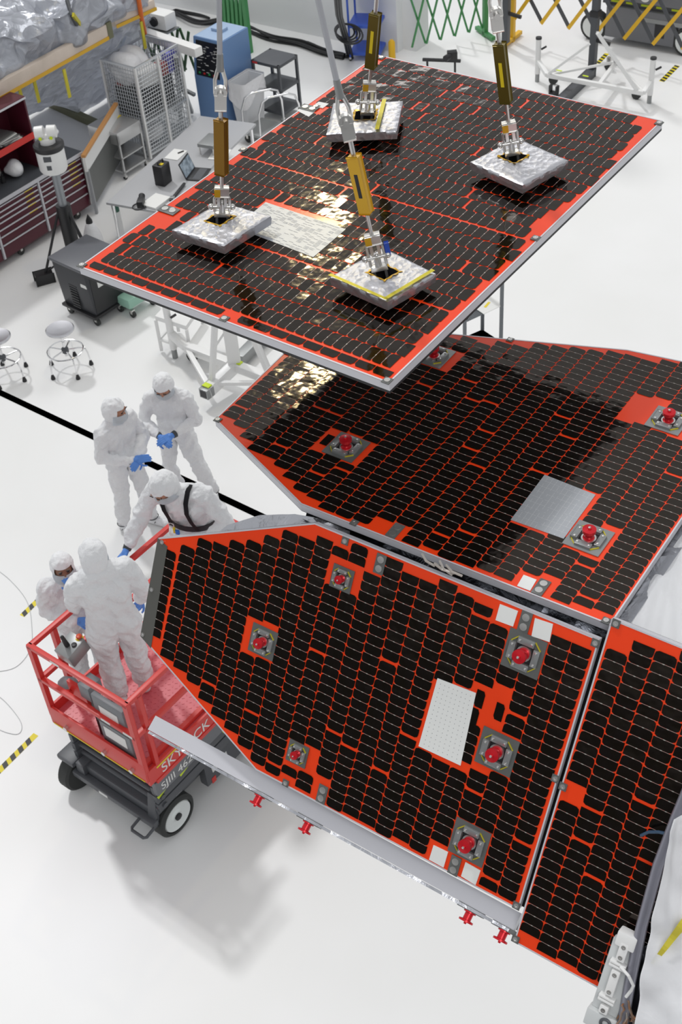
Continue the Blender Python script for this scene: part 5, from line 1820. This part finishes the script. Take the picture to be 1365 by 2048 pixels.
# green machine behind it
M['mint'] = mat('pale_green_machine_paint', (0.32, 0.55, 0.44), 0.45)
gm = thing('pallet_jack', 'pale green wheeled machine partly behind the charging cart', 'machine', at((268, 620)), -43)
MB().box((0.0, 0.05, 0.20), (0.26, 0.42, 0.14), bev=0.03).build('machine_base', M['mint'], gm)
MB().box((0.02, 0.22, 0.40), (0.18, 0.12, 0.42), Matrix.Rotation(0.15, 3, 'X'), bev=0.03).build('machine_column', M['mint'], gm)
for x in (-0.12, 0.12):
    for y in (-0.12, 0.24):
        caster(gm, x, y, r=0.05)

# ------------------------------------------------------------------ stools
def stool(px, label, spin, tilt_h):
    p = at(px)
    t = thing('lab_stool', label, 'stool', (p.x, p.y, 0), spin, 'polished steel stools')
    MB().lathe([(0, tilt_h-0.03), (0.165, tilt_h-0.03), (0.178, tilt_h-0.015), (0.178, tilt_h), (0.165, tilt_h+0.012), (0.10, tilt_h+0.006), (0, tilt_h+0.004)], n=32).build('stool_seat', M['chrome_s'], t)
    MB().tube((0, 0, 0.20), (0, 0, tilt_h-0.03), 0.018).build('stool_post', M['chrome'], t)
    MB().lathe([(0.03, 0.24), (0.045, 0.26), (0.045, 0.31), (0.025, 0.33), (0, 0.33)], n=14).build('stool_hub', M['char'], t)
    MB().torus((0, 0, 0.28), 0.225, 0.010, n=40, m=8).build('foot_ring', M['chrome'], t)
    for k in range(5):
        a = 2*math.pi*k/5
        c, s_ = math.cos(a), math.sin(a)
        lg = MB().path([(0.02*c, 0.02*s_, 0.285), (0.17*c, 0.17*s_, 0.28), (0.238*c, 0.238*s_, 0.265), (0.262*c, 0.262*s_, 0.19), (0.272*c, 0.272*s_, 0.07)], 0.0105, 8).build('stool_leg', M['chrome'], t)
        MB().lathe([(0.028, 0.0), (0.028, 0.02), (0.014, 0.065), (0, 0.07)], (0.272*c, 0.272*s_, 0.0), 12).build('leg_foot', M['black'], lg)
M['chrome_s'] = mat('brushed_seat_steel', (0.60, 0.60, 0.63), 0.26, 0.9)
stool((140, 737), 'polished stool near the black charging cart', 10, 0.60)
stool((16, 752), 'polished stool cut off by the edge of the picture', 40, 0.60)
# ------------------------------------------------------------------ film covered crate at the far left
M['film'] = film_mat('clear_silver_film', (0.66, 0.68, 0.73), 0.26, 2.6, 0.55, 0.45)
M['wood'] = mat('pale_timber', (0.72, 0.62, 0.54), 0.6, var=(3, (0.62, 0.53, 0.45)))
M['rail_green'] = mat('olive_timber_rail', (0.17, 0.17, 0.10), 0.6)
M['orange'] = mat('orange_cord', (0.75, 0.16, 0.02), 0.5)
b0, b1 = at((-60, 212), 2.1), at((212, 62), 2.1)
bd = (b1-b0).normalized()
crate = thing('film_covered_crate', 'large crate draped in silver film under a pale timber beam', 'crate', (b0.x, b0.y, 0))
WB = lambda m, n_, mt, **k: m.build(n_, M[mt], crate, world=True, **k)
WB(MB().bar(b0, b1, 0.10, 0.22, bev=0.01), 'timber_beam', 'wood')
s_ = bd.cross(UPZ).normalized()
WB(MB().bar(b0+s_*0.055-UPZ*0.085, b1+s_*0.055-UPZ*0.085, 0.012, 0.05), 'amber_edge_tape', 'kapton')
WB(MB().box(b1+bd*0.03+UPZ*0.01, (0.10, 0.13, 0.24), Matrix((bd, -s_, UPZ)).transposed(), bev=0.008), 'beam_end_cap', 'rail_green')
c0, c1 = at((226, 44), 2.1), at((306, 8), 2.1)
WB(MB().bar(c0, c1, 0.10, 0.16, bev=0.01), 'timber_beam', 'wood')
WB(MB().bar(c0+s_*0.06-UPZ*0.06, c1+s_*0.06-UPZ*0.06, 0.012, 0.05), 'amber_edge_tape', 'kapton')
WB(MB().bar(c0-s_*0.02+UPZ*0.09, c1+bd*0.2+UPZ*0.12, 0.012, 0.05), 'amber_edge_tape', 'kapton')
def loft(rows, nu, nv, amp, fr_, seed):
    """rows of world points, the same count in each"""
    def f(s, t):
        v = t*(len(rows)-1)
        j = min(len(rows)-2, int(v))
        ft = v-j
        R0_, R1_ = rows[j], rows[j+1]
        u = s*(len(R0_)-1)
        i = min(len(R0_)-2, int(u))
        fu = u-i
        p = (R0_[i].lerp(R0_[i+1], fu)).lerp(R1_[i].lerp(R1_[i+1], fu), ft)
        e = min(1, 6*min(s, 1-s, t, 1-t)+0.3)
        n_ = Vector((noise.noise(p*fr_+Vector((seed, 0, 0))), noise.noise(p*fr_+Vector((0, seed, 7))), noise.noise(p*fr_+Vector((3, 0, seed)))))
        return p + n_*amp*e + s_*(0.6*amp*abs(noise.noise(Vector((s*9, t*2.5, seed)))))
    m = MB().grid(f, nu, nv)
    bmesh.ops.solidify(m.bm, geom=m.bm.faces[:], thickness=0.01)
    return m
# film heaped above and behind the beam
up = [[at((x, y), z)-s_*d for x, y, z, d in r] for r in (
    ((-60, 208, 2.15, 0.06), (60, 140, 2.15, 0.06), (140, 97, 2.15, 0.06), (212, 58, 2.15, 0.06), (300, 5, 2.15, 0.06)),
    ((-60, 120, 2.6, 0.3), (60, 75, 2.65, 0.3), (140, 45, 2.6, 0.3), (215, 12, 2.6, 0.3), (300, -40, 2.6, 0.3)),
    ((-60, 20, 2.8, 0.8), (60, -10, 2.9, 0.8), (140, -40, 2.8, 0.8), (215, -60, 2.8, 0.8), (300, -110, 2.8, 0.8)))]
WB(loft(up, 90, 50, 0.24, 2.4, 2.0), 'film_heap', 'film', smooth=30)
dn = [[at((x, y), z) for x, y, z in r] for r in (
    ((-60, 214, 2.0), (40, 158, 2.0), (120, 116, 2.0), (214, 64, 2.0), (300, 20, 2.0)),
    ((-60, 245, 1.5), (40, 200, 1.4), (125, 150, 1.45), (222, 95, 1.5), (300, 50, 1.4)),
    ((-60, 270, 0.9), (50, 222, 0.8), (140, 182, 0.8), (228, 125, 0.9), (300, 80, 0.8)),
    ((-50, 290, 0.06), (100, 205, 0.06), (160, 228, 0.06), (235, 180, 0.06), (300, 120, 0.06)))]
WB(loft(dn, 80, 40, 0.10, 2.8, 6.0), 'film_drape', 'film', smooth=30)
cp_ = at((226, 90), 1.0)
m = MB().lathe([(0.24, 0.0), (0.20, 0.7), (0.17, 1.4), (0.20, 2.2), (0.24, 3.0)], (cp_.x, cp_.y, 0), 28)
for v in m.bm.verts:
    v.co += Vector((noise.noise(v.co*3.1), noise.noise(v.co*3.1+Vector((5, 0, 0))), 0))*0.09
WB(m, 'film_wrapped_post', 'film', smooth=30)
WB(MB().bar(at((100, 205), 0.06), at((210, 256), 0.06), 0.12, 0.12, bev=0.01), 'base_rail', 'rail_green')
for px in ((28, 172), (58, 158), (120, 148), (274, 52)):
    p = at(px, 1.85)
    WB(MB().box(p+s_*0.10-UPZ*0.12, (0.05, 0.02, 0.42), Matrix((bd, -s_, UPZ)).transposed()), 'amber_tape_tab', 'kapton2')
WB(MB().path([at((134, 0), 2.75), at((143, 30), 2.6), at((152, 48), 2.45), at((160, 54), 2.3)], 0.03, 6), 'dark_hook', 'char')
WB(MB().bar(at((141, 28), 2.62)+s_*0.05, at((157, 50), 2.38)+s_*0.05, 0.03, 0.06), 'amber_tape_tab', 'kapton2')
pts = [at((276, -10), 2.4), at((280, 15), 2.2), at((283, 35), 2.0), at((290, 66), 1.6)]
tag(MB().path(pts, 0.035, 8).build('orange_cord', M['orange'], loc=pts[-1]), 'thick orange cord hanging at the end of the timber beam', 'cord')

M['stain_leg'] = mat('dull_grey_leg', (0.35, 0.36, 0.38), 0.4, 0.5)
# white board with an orange edge, standing behind the cabinet end
v0, v1 = at((166, 312), 0.95), at((232, 206), 0.95)
vd_ = (v1-v0)
vd_.z = 0
L_ = vd_.length
wb = thing('display_board', 'white board with an orange top edge standing behind the tool cabinet', 'board', (v0.x, v0.y, 0), math.degrees(math.atan2(vd_.y, vd_.x)))
MB().span((0, -0.02, 0.70), (L_, 0.02, 0.92)).build('board_face', M['white'], wb)
for x in (0.05, L_-0.05):
    MB().bar((x, 0, 0), (x, 0, 0.72), 0.04, 0.04).build('board_leg', M['stain_leg'], wb)
MB().span((0.05, -0.008, 0.15), (L_-0.05, 0.008, 0.70)).build('grey_mesh_infill', M['plate'], wb)
MB().span((0, -0.03, 0.92), (L_, 0.03, 0.96)).build('orange_edge', mat('orange_timber_edge', (0.62, 0.30, 0.10), 0.5), wb)

# stainless cart
q0 = at((252, 360))
sc_ = thing('steel_cart', 'low stainless cart with a deep tray, between the wire cage and the tool cabinet', 'cart', (q0.x, q0.y, 0), G+90)
M['stain'] = mat('stainless_sheet', (0.58, 0.58, 0.58), 0.3, 0.7)
for x in (0.015, 0.50):
    for y in (0.015, 0.60):
        MB().bar((x, y, 0.06), (x, y, 0.72), 0.03, 0.03).build('cart_leg', M['stain'], sc_)
        caster(sc_, x, y, r=0.03)
MB().span((0, 0, 0.56), (0.515, 0.615, 0.76), 0.006).build('deep_tray', M['stain'], sc_)
MB().span((0, 0, 0.10), (0.515, 0.615, 0.13)).build('lower_shelf', M['stain'], sc_)
MB().span((0, 0, 0.33), (0.515, 0.615, 0.35)).build('middle_shelf', M['stain'], sc_)
MB().box((0.33, 0.36, 0.763), (0.34, 0.03, 0.004), Matrix.Rotation(0.15, 3, 'Z')).build('yellow_strip', M['yellow'], sc_)

# wire cage
M['mesh_wire'] = mat('galvanised_wire', (0.62, 0.64, 0.66), 0.35, 0.6)
k0, kx, ky = at((303, 322)), at((374, 284)), at((243, 250))
cg = thing('wire_cage', 'tall wire mesh cage on the floor, plastic bags and a white box inside', 'cage', (k0.x, k0.y, 0), G+90)
KL = (kx-k0).dot(GB)
KW = (ky-k0).dot(-GA)
KH = 1.50
KL, KW = max(1.0, KL), 0.70
for x in (0, KL*0.5, KL):
    for y in ((0, KW) if x != KL*0.5 else (0,)):
        MB().bar((x, y, 0.04), (x, y, KH), 0.035, 0.035).build('cage_post', M['white'], cg)
for y in (0, KW):
    for z in (0.10, 0.62, KH):
        MB().bar((0, y, z), (KL, y, z), 0.03, 0.03).build('cage_rail', M['mesh_wire'], cg)
for x in (0, KL):
    for z in (0.10, 0.62, KH):
        MB().bar((x, 0, z), (x, KW, z), 0.03, 0.03).build('cage_rail', M['mesh_wire'], cg)
def wire_panel(o_, dx, dz, n1, n2, nm):
    m = MB()
    o_, dx, dz = Vector(o_), Vector(dx), Vector(dz)
    for i in range(1, n1):
        p = o_+dx*(i/n1)
        m.tube(p, p+dz, 0.006, n=5, caps=False)
    for j in range(1, n2):
        p = o_+dz*(j/n2)
        m.tube(p, p+dx, 0.006, n=5, caps=False)
    m.build(nm, M['mesh_wire'], cg)
wire_panel((0, 0, 0.1), (KL, 0, 0), (0, 0, KH-0.1), 20, 24, 'front_mesh')
wire_panel((0, 0, 0.1), (0, KW, 0), (0, 0, KH-0.1), 14, 24, 'side_mesh')
wire_panel((0, KW, 0.1), (KL, 0, 0), (0, 0, KH-0.1), 14, 16, 'back_mesh')
wire_panel((KL, 0, 0.1), (0, KW, 0), (0, 0, KH-0.1), 12, 16, 'far_mesh')
MB().span((0.02, 0.02, 0.62), (KL-0.02, KW-0.02, 0.64)).build('cage_shelf', M['mesh_wire'], cg)
MB().span((0.02, 0.02, 0.11), (KL-0.02, KW-0.02, 0.14)).build('cage_shelf', M['mesh_wire'], cg)
PC = PLACED[cg.name]
M['blacklin'] = mat('black_foam', (0.03, 0.032, 0.036), 0.7)
c = PC @ Vector((KL*0.5, KW*0.55, 0.64+0.22))
tag(MB().box(c, (KL*0.8, KW*0.7, 0.44), Matrix.Rotation(math.radians(G+90), 3, 'Z'), 0.02).build('foam_crate', M['blacklin'], loc=c), 'black foam crate on the middle shelf of the wire cage', 'crate')
c = PC @ Vector((KL*0.40, KW*0.28, 1.08+0.12))
tag(MB().box(c, (0.42, 0.30, 0.24), Matrix.Rotation(math.radians(G+80), 3, 'Z'), 0.03).build('foam_box', M['white'], loc=c), 'white foam box on top of the black crate in the wire cage', 'box')
bag('plastic_bag', 'white plastic bag of red parts at the near side of the wire cage', PC @ Vector((0.22, KW*0.62, 1.08)), 0.24, (1, 1.1, 1.0), 'bag', 12)
M['red_part'] = mat('dull_red_plastic', (0.36, 0.05, 0.05), 0.5)
for k in range(5):
    R_ = random.Random(k+3)
    c = PC @ Vector((0.14+0.07*k, KW*(0.72-0.08*k), 1.08+0.05))
    tag(MB().box(c, (0.13, 0.10, 0.09), Matrix.Rotation(R_.uniform(0, 3), 3, 'Z'), 0.015).build('red_block', M['red_part'], loc=c), 'dull red block among the bags in the wire cage', 'block', 'red blocks in the cage')
M['blue_lab'] = mat('violet_blue_label', (0.12, 0.12, 0.60), 0.5)
for k in range(2):
    c = PC @ Vector((KL*0.86+k*0.14, 0.16, 1.08+0.16))
    tag(MB().box(c, (0.10, 0.16, 0.32), Matrix.Rotation(math.radians(G+90), 3, 'Z'), 0.015).build('blue_carton', M['blue_lab'], loc=c), 'violet blue carton at the far end of the wire cage', 'carton', 'blue cartons in the cage')
c = PC @ Vector((KL*0.72, 0.2, 1.08+0.10))
tag(MB().box(c, (0.18, 0.20, 0.20), Matrix.Rotation(math.radians(G+90), 3, 'Z'), 0.015).build('red_carton', M['red_part'], loc=c), 'red carton beside the blue ones in the wire cage', 'carton')
bag('plastic_bag', 'clear bag on the bottom shelf of the wire cage', PC @ Vector((KL*0.3, KW*0.4, 0.14)), 0.2, (1.3, 1, 0.8), 'bag', 14)
bag('plastic_bag', 'clear bag heaped on top of the crate behind the white box', PC @ Vector((KL*0.5, KW*0.75, 1.08)), 0.2, (1.2, 1, 1.2), 'bag', 17)

# ------------------------------------------------------------------ trestle, camera box, barriers
def pbar(par, p, zp, q, zq, w_, nm, mt, h=None):
    return MB().bar(at(p, zp), at(q, zq), w_, h or w_, bev=w_*0.1).build(nm, M[mt], par, world=True)
tr = thing('white_trestle', 'white horizontal beam on slanted grey legs behind the wire cage', 'trestle', at((372, 235)))
pbar(tr, (286, 66), 1.45, (398, 104), 1.45, 0.16, 'trestle_beam', 'white', 0.14)
pbar(tr, (340, 105), 1.35, (384, 225), 0.05, 0.06, 'trestle_leg', 'plate2')
pbar(tr, (352, 112), 1.35, (362, 235), 0.05, 0.06, 'trestle_leg', 'plate2')
pbar(tr, (350, 170), 0.7, (390, 190), 0.6, 0.05, 'trestle_brace', 'plate2')
cb_ = at((352, 222))
cx = thing('camera_box', 'white boxed camera on a thin post above the white beam', 'camera', (cb_.x, cb_.y, 0), G)
MB().box((0, 0, 1.55), (0.42, 0.26, 0.24), bev=0.02).build('camera_housing', M['white'], cx)
MB().tube((-0.02, -0.13, 1.55), (-0.02, -0.17, 1.55), 0.075, n=20).build('camera_lens', M['black'], cx)
MB().box((0.0, 0, 1.40), (0.46, 0.30, 0.02)).build('mount_plate', M['plate2'], cx)
MB().tube((0, 0, 0.0), (0, 0, 1.40), 0.03).build('camera_post', M['plate2'], cx)
M['green'] = mat('green_barrier_paint', (0.06, 0.27, 0.09), 0.45)
M['dkgreen'] = mat('dark_green_barrier_paint', (0.05, 0.12, 0.05), 0.5)
M['amber'] = mat('amber_yellow_paint', (0.82, 0.48, 0.02), 0.45)
def barrier(label, p, q, n_, z0, z1, m1, m2, posts=(True, True), pm=None, w_=0.05, feet=True, group=None):
    a, b = at(p), at(q)
    d = b-a
    L_ = d.length
    t = thing('folding_barrier', label, 'barrier', (a.x, a.y, 0), math.degrees(math.atan2(d.y, d.x)), group)
    c = L_/n_
    for i in range(n_):
        MB().bar((i*c, -0.02, z0), ((i+1)*c, -0.02, z1), w_, 0.02, up=(0, 1, 0)).build('lattice_bar', M[m1], t)
        MB().bar((i*c, 0.02, z1), ((i+1)*c, 0.02, z0), w_, 0.02, up=(0, 1, 0)).build('lattice_bar', M[m2], t)
    for k, on in enumerate(posts):
        if on:
            x = -0.05 if k == 0 else L_+0.05
            MB().bar((x, 0, 0.0), (x, 0, z1+0.15), 0.08, 0.08).build('barrier_post', M[pm or m1], t)
            if feet:
                MB().bar((x, -0.3, 0.06), (x, 0.3, 0.06), 0.08, 0.06).build('barrier_foot', M[pm or m1], t)
    return t
barrier('green folding barrier spread open behind the far edge of the hanging panel', (824, 111), (966, 74), 5, 0.15, 1.05, 'green', 'green', posts=(False, True), w_=0.032)
barrier('green folding barrier pushed together behind the blue cabinet', (456, 92), (497, 104), 5, 0.10, 1.35, 'green', 'green', w_=0.06, feet=False)
barrier('dark green zigzag barrier behind the white beam', (300, 186), (402, 216), 5, 0.60, 1.30, 'dkgreen', 'dkgreen', posts=(False, False), w_=0.045)
yb = barrier('yellow and black folding barrier in front of the dark grey lift', (1030, 84), (1420, 160), 7, 0.42, 1.18, 'amber', 'char', posts=(True, False), pm='amber', w_=0.062)
PB = PLACED[yb.name]
for i, z in ((2, 0.35), (3, 1.25), (4, 1.25)):
    pass
by = at((785, 118))
tag(MB().lathe([(0.06, 0), (0.06, 0.30), (0.03, 0.34), (0, 0.34)], by, 14).build('short_post', M['amber'], loc=by), 'short yellow post behind the far corner of the hanging panel', 'post')

# blue step cart
M['royal'] = mat('royal_blue_paint', (0.05, 0.12, 0.55), 0.4)
u0_ = at((700, 122))
st = thing('shelf_cart', 'royal blue three shelf cart by the white pillar, cables hung at its side', 'cart', (u0_.x, u0_.y, 0), G+22)
for z in (0.10, 0.58, 1.08):
    MB().span((0, 0, z), (0.55, 0.55, z+0.05), 0.006).build('cart_shelf', M['royal'], st)
for x in (0.015, 0.535):
    for y in (0.015, 0.535):
        MB().bar((x, y, 0.06), (x, y, 1.12), 0.03, 0.03).build('cart_post', M['royal'], st)
        caster(st, x, y, r=0.03)
MB().box((0.35, 0.2, 1.14), (0.16, 0.10, 0.02), Matrix.Rotation(0.5, 3, 'Z')).build('amber_label', M['amber'], st)

# dark grey lift at the top right
d0, d1 = at((1208, 86)), at((1345, 110))
dd = (d1-d0)
dl = thing('dark_lift', 'dark grey lift machine behind the yellow barrier, dashed yellow line along it', 'lift', (d0.x, d0.y, 0), math.degrees(math.atan2(dd.y, dd.x)))
DLn = dd.length
MB().span((0, 0, 0.12), (DLn, 1.0, 0.66), 0.03).build('lift_chassis', M['plank'], dl)
MB().span((-0.25, -0.02, 0.78), (DLn+1.2, 1.0, 1.0), 0.02).build('lift_deck', M['plank'], dl)
MB().span((-0.1, 0.08, 0.66), (DLn+1.0, 0.95, 0.78)).build('scissor_stack', M['lift_grey'], dl)
MB().span((-0.28, -0.05, 1.0), (-0.10, 1.0, 1.5)).build('red_guard', M['lift_red'], dl)
for k in range(10):
    MB().span((0.05+k*0.27, 0.075, 0.70), (0.20+k*0.27, 0.082, 0.735)).build('yellow_dash', M['lime'], dl)
MB().span((DLn*0.72, -0.006, 0.25), (DLn*0.86, 0.0, 0.48)).build('socket_recess', M['black'], dl)
MB().span((0.10, -0.026, 0.86), (0.95, -0.020, 0.94)).build('pale_sticker', M['plate2'], dl)
MB().span((0.62, -0.006, 0.48), (1.55, -0.001, 0.55)).build('pale_sticker', M['plate2'], dl)
MB().lathe([(0.085, 0), (0.085, 0.006), (0, 0.006)], (DLn*0.55, -0.022, 0.90), 18, axis=(0, -1, 0)).build('warning_disc', M['label'], dl)
for x in (-0.22, DLn+0.22):
    wh = MB().tube((x, 0.02, 0.24), (x, 0.20, 0.24), 0.24, n=28).build('lift_wheel', M['rubber'], dl)
    MB().tube((x, 0.0, 0.24), (x, 0.03, 0.24), 0.19, n=28).build('wheel_hub', M['hub'], wh)

# black masts
def mast(px, z1, label, base=None, side=None):
    p = at(px)
    t = thing('black_mast', label, 'mast', (p.x, p.y, 0), G, 'black upright masts')
    MB().span((-0.055, -0.055, 0.10), (0.055, 0.055, z1), 0.006).build('mast_column', M['char'], t)
    MB().span((-0.07, -0.07, 1.0), (0.07, 0.07, 1.10), 0.004).build('mast_sleeve', M['black'], t)
    if base:
        b_ = at(base, 0.07)
        MB().bar(Vector((p.x, p.y, 0.07)), b_, 0.13, 0.13, bev=0.01).build('base_beam', M['char'], t, world=True)
    if side:
        MB().bar((0, 0, 0.62), side, 0.05, 0.05).build('side_peg', M['black'], t)
mast((1184, 152), 3.4, 'black mast rising from the white rolling frame', base=(1120, 205), side=(0.28, 0.02, 0.58))
mast((1012, 96), 3.4, 'black mast beside the yellow barrier post', side=(0.28, 0.02, 0.58))

# white rolling frames
def wbar(par, p, q, w_, nm='frame_tube', mt='white'):
    return MB().bar(p, q, w_, w_, bev=w_*0.12).build(nm, M[mt], par, world=True)
def frame_post(par, foot, h=0.72):
    p = at(foot)
    o = MB().tube(p+UPZ*0.14, p+UPZ*h, 0.045, n=16).build('jack_post', M['white'], par, world=True)
    MB().tube(p, p+UPZ*0.16, 0.036, n=14).build('jack_foot', M['plate2'], o, world=True)
    MB().tube(p+UPZ*h, p+UPZ*(h+0.03), 0.05, n=14).build('post_cap', M['black'], o, world=True)
    MB().bar(p+UPZ*(h*0.78)+GA*0.06, p+UPZ*(h*0.86)+GA*0.14, 0.03, 0.03).build('jack_handle', M['black'], o, world=True)
    return p
def wcaster(par, px):
    p = at(px)
    f = MB().box(p+UPZ*0.16, (0.08, 0.06, 0.12), Matrix.Rotation(math.radians(G), 3, 'Z'), 0.006).build('caster', M['steel'], par, world=True)
    MB().tube(p+UPZ*0.075-GB*0.025, p+UPZ*0.075+GB*0.025, 0.075, n=18).build('caster_wheel', M['rubber'], f, world=True)
rf = thing('rolling_frame', 'white rolling frame under the black mast at the upper right', 'frame', at((1200, 175)), group='white rolling frames')
pa, pb = frame_post(rf, (1075, 163)), frame_post(rf, (1299, 206))
za = 0.30
A1, A2 = at((1095, 150), za), at((1288, 186), za)
wbar(rf, pa+UPZ*0.36, A1, 0.065)
wbar(rf, A1, A2, 0.07)
wbar(rf, A2, pb+UPZ*0.36, 0.065)
K_ = at((1216, 138), 0.30)
wbar(rf, A1.lerp(A2, 0.55), K_+GB*0.35, 0.065)
wbar(rf, A1, at((1180, 88), 1.0), 0.036)
wbar(rf, A2-GA*0.1, at((1196, 66), 1.35), 0.042)
wbar(rf, K_+GB*0.3, at((1196, 66), 1.35), 0.036)
wbar(rf, A1, K_+GB*0.3, 0.036)
wbar(rf, A2, K_+GB*0.3, 0.036)
for px in ((1107, 168), (1273, 198), (1218, 140)):
    wcaster(rf, px)
for px in ((1119, 141), (1172, 152)):
    p = at(px, za+0.055)
    MB().box(p, (0.10, 0.03, 0.006), Matrix.Rotation(math.radians(G), 3, 'Z')).build('lime_tag', M['lime'], rf, world=True)
rl = thing('rolling_frame', 'white rolling frame standing under the near edge of the hanging panel', 'frame', at((440, 740)), group='white rolling frames')
pa = frame_post(rl, (351, 715), 0.80)
Bq = at((372, 694), 0.30)
Bm = at((470, 730), 0.30)
Be = at((545, 760), 0.30)
Bf = at((414, 783), 0.22)
wbar(rl, pa+UPZ*0.36, Bq, 0.09)
wbar(rl, Bq, Be, 0.11)
wbar(rl, Bm, Bf, 0.12)
wbar(rl, Bq, at((415, 768), 0.24), 0.06)
wbar(rl, at((415, 766), 0.26), at((520, 766), 0.26), 0.05)
mz = Vector((Bm.x, Bm.y, 0.3))
wbar(rl, mz, mz+UPZ*1.9, 0.12, 'frame_mast')
wbar(rl, at((424, 762), 0.28), mz+UPZ*1.5, 0.06)
wbar(rl, Be, mz+UPZ*1.5, 0.06)
e_ = MB().box(Bf, (0.13, 0.13, 0.13), Matrix.Rotation(math.radians(G), 3, 'Z'), 0.006).build('tube_end', M['plate2'], rl, world=True)
MB().box(Bf-GB*0.067, (0.09, 0.006, 0.09), Matrix.Rotation(math.radians(G), 3, 'Z')).build('open_end', M['black'], e_, world=True)
MB().box(Bf+GB*0.02+UPZ*0.08, (0.10, 0.07, 0.012), Matrix.Rotation(math.radians(G), 3, 'Z')).build('lime_tag', M['lime'], rl, world=True)
MB().box(Bm+UPZ*0.062+GA*0.06, (0.10, 0.07, 0.008), Matrix.Rotation(math.radians(G), 3, 'Z')).build('lime_tag', M['lime'], rl, world=True)
wcaster(rl, (386, 722))
# the frame's long grey base beam
wbar(rl, at((478, 720), 0.12), at((548, 650), 0.12), 0.14, 'base_beam', 'plate2')
# white step platform
sp_ = at((318, 690))
wp = thing('step_platform', 'white two level step platform behind the jack post', 'platform', at((340, 680)), G)
z_ = 0.55
T_ = [at(p, z_) for p in ((310, 632), (372, 652), (400, 612), (345, 594))]
m = MB()
a_ = [m.bm.verts.new(p) for p in T_]
b_ = [m.bm.verts.new(p-UPZ*0.06) for p in T_]
m.bm.faces.new(a_)
m.bm.faces.new(b_[::-1])
for i in range(4):
    m.bm.faces.new((a_[i], a_[(i+1) % 4], b_[(i+1) % 4], b_[i]))
m.build('step_top', M['white'], wp, world=True)
for p in T_:
    wbar(wp, p-UPZ*0.05, Vector((p.x, p.y, 0.03)), 0.04, 'step_leg')
for p, q in ((0, 1), (1, 2), (0, 3)):
    wbar(wp, T_[p]-UPZ*0.35, T_[q]-UPZ*0.35, 0.03, 'step_brace')
p = T_[1]+ (T_[1]-T_[0]).normalized()*0.35
for q in (p, p+(T_[2]-T_[1])):
    wbar(wp, Vector((q.x, q.y, 0.30)), Vector((q.x, q.y, 0.02)), 0.04, 'step_leg')
m = MB()
Q_ = [T_[1], p, p+(T_[2]-T_[1]), T_[2]]
Q_ = [Vector((q.x, q.y, 0.30)) for q in Q_]
a_ = [m.bm.verts.new(q) for q in Q_]
b_ = [m.bm.verts.new(q-UPZ*0.05) for q in Q_]
m.bm.faces.new(a_)
m.bm.faces.new(b_[::-1])
for i in range(4):
    m.bm.faces.new((a_[i], a_[(i+1) % 4], b_[(i+1) % 4], b_[i]))
m.build('lower_step', M['white'], wp, world=True)

# grey shelf stand beyond the panels
gs = thing('shelf_stand', 'dark grey shelf stand seen between the hanging and the level panel', 'shelf stand', at((990, 720)), G)
zs = 0.95
S_ = [at(p, zs) for p in ((930, 646), (1004, 612), (966, 588), (890, 620))]
def slab(pts, th, nm, mt, par):
    m = MB()
    m.bm.faces.new([m.bm.verts.new(p) for p in pts])
    bmesh.ops.solidify(m.bm, geom=m.bm.faces[:], thickness=th)
    return m.build(nm, M[mt], par, world=True)
M['slate'] = mat('slate_grey_paint', (0.17, 0.185, 0.20), 0.45)
slab(S_, 0.05, 'stand_shelf', 'slate', gs)
slab([Vector((p.x, p.y, 0.45)) for p in S_], 0.04, 'stand_shelf', 'slate', gs)
for p in S_:
    MB().bar(Vector((p.x, p.y, 0)), Vector((p.x, p.y, 1.45)), 0.04, 0.04).build('stand_post', M['slate'], gs, world=True)
pp_ = at((975, 610), zs+0.01)
ps = MB().box(pp_, (0.30, 0.24, 0.006), Matrix.Rotation(math.radians(G+70), 3, 'Z')).build('paper_sheet', M['label'], loc=pp_)
tag(ps, 'white sheet with a yellow strip lying on the dark grey shelf stand', 'paper')
MB().box((0, 0.0, 0.004), (0.12, 0.03, 0.003), Matrix.Rotation(math.radians(G+95), 3, 'Z')).build('yellow_strip', M['yellow'], ps)

# camera slider and a small box on the floor
sl0, sl1 = at((846, 119), 0.55), at((922, 122), 0.55)
sl = thing('camera_slider', 'black camera slider bar on small stands behind the hanging panel', 'slider', at((885, 150)))
MB().bar(sl0, sl1, 0.05, 0.04).build('slider_bar', M['black'], sl, world=True)
for f_ in (0.12, 0.85):
    p = sl0.lerp(sl1, f_)
    MB().tube(p, Vector((p.x, p.y, 0)), 0.018).build('slider_leg', M['black'], sl, world=True)
p = sl0.lerp(sl1, 0.78)
MB().box(p+UPZ*0.09, (0.16, 0.12, 0.14), bev=0.01).build('camera_body', M['black'], sl, world=True)
MB().tube(p+UPZ*0.10-Vector((0.05, 0.05, 0)), p+UPZ*0.10-Vector((0.13, 0.13, 0)), 0.05).build('camera_lens', M['black'], sl, world=True)
sb_ = at((1108, 192))
sb = thing('floor_clamp', 'small black and white clamp standing on the floor left of the mast foot', 'clamp', sb_, G)
MB().span((-0.07, -0.05, 0), (0.07, 0.05, 0.07), 0.006).build('clamp_base', M['black'], sb)
for x in (-0.06, 0.06):
    MB().span((x-0.015, -0.04, 0.07), (x+0.015, 0.04, 0.18)).build('clamp_jaw', M['black'], sb)
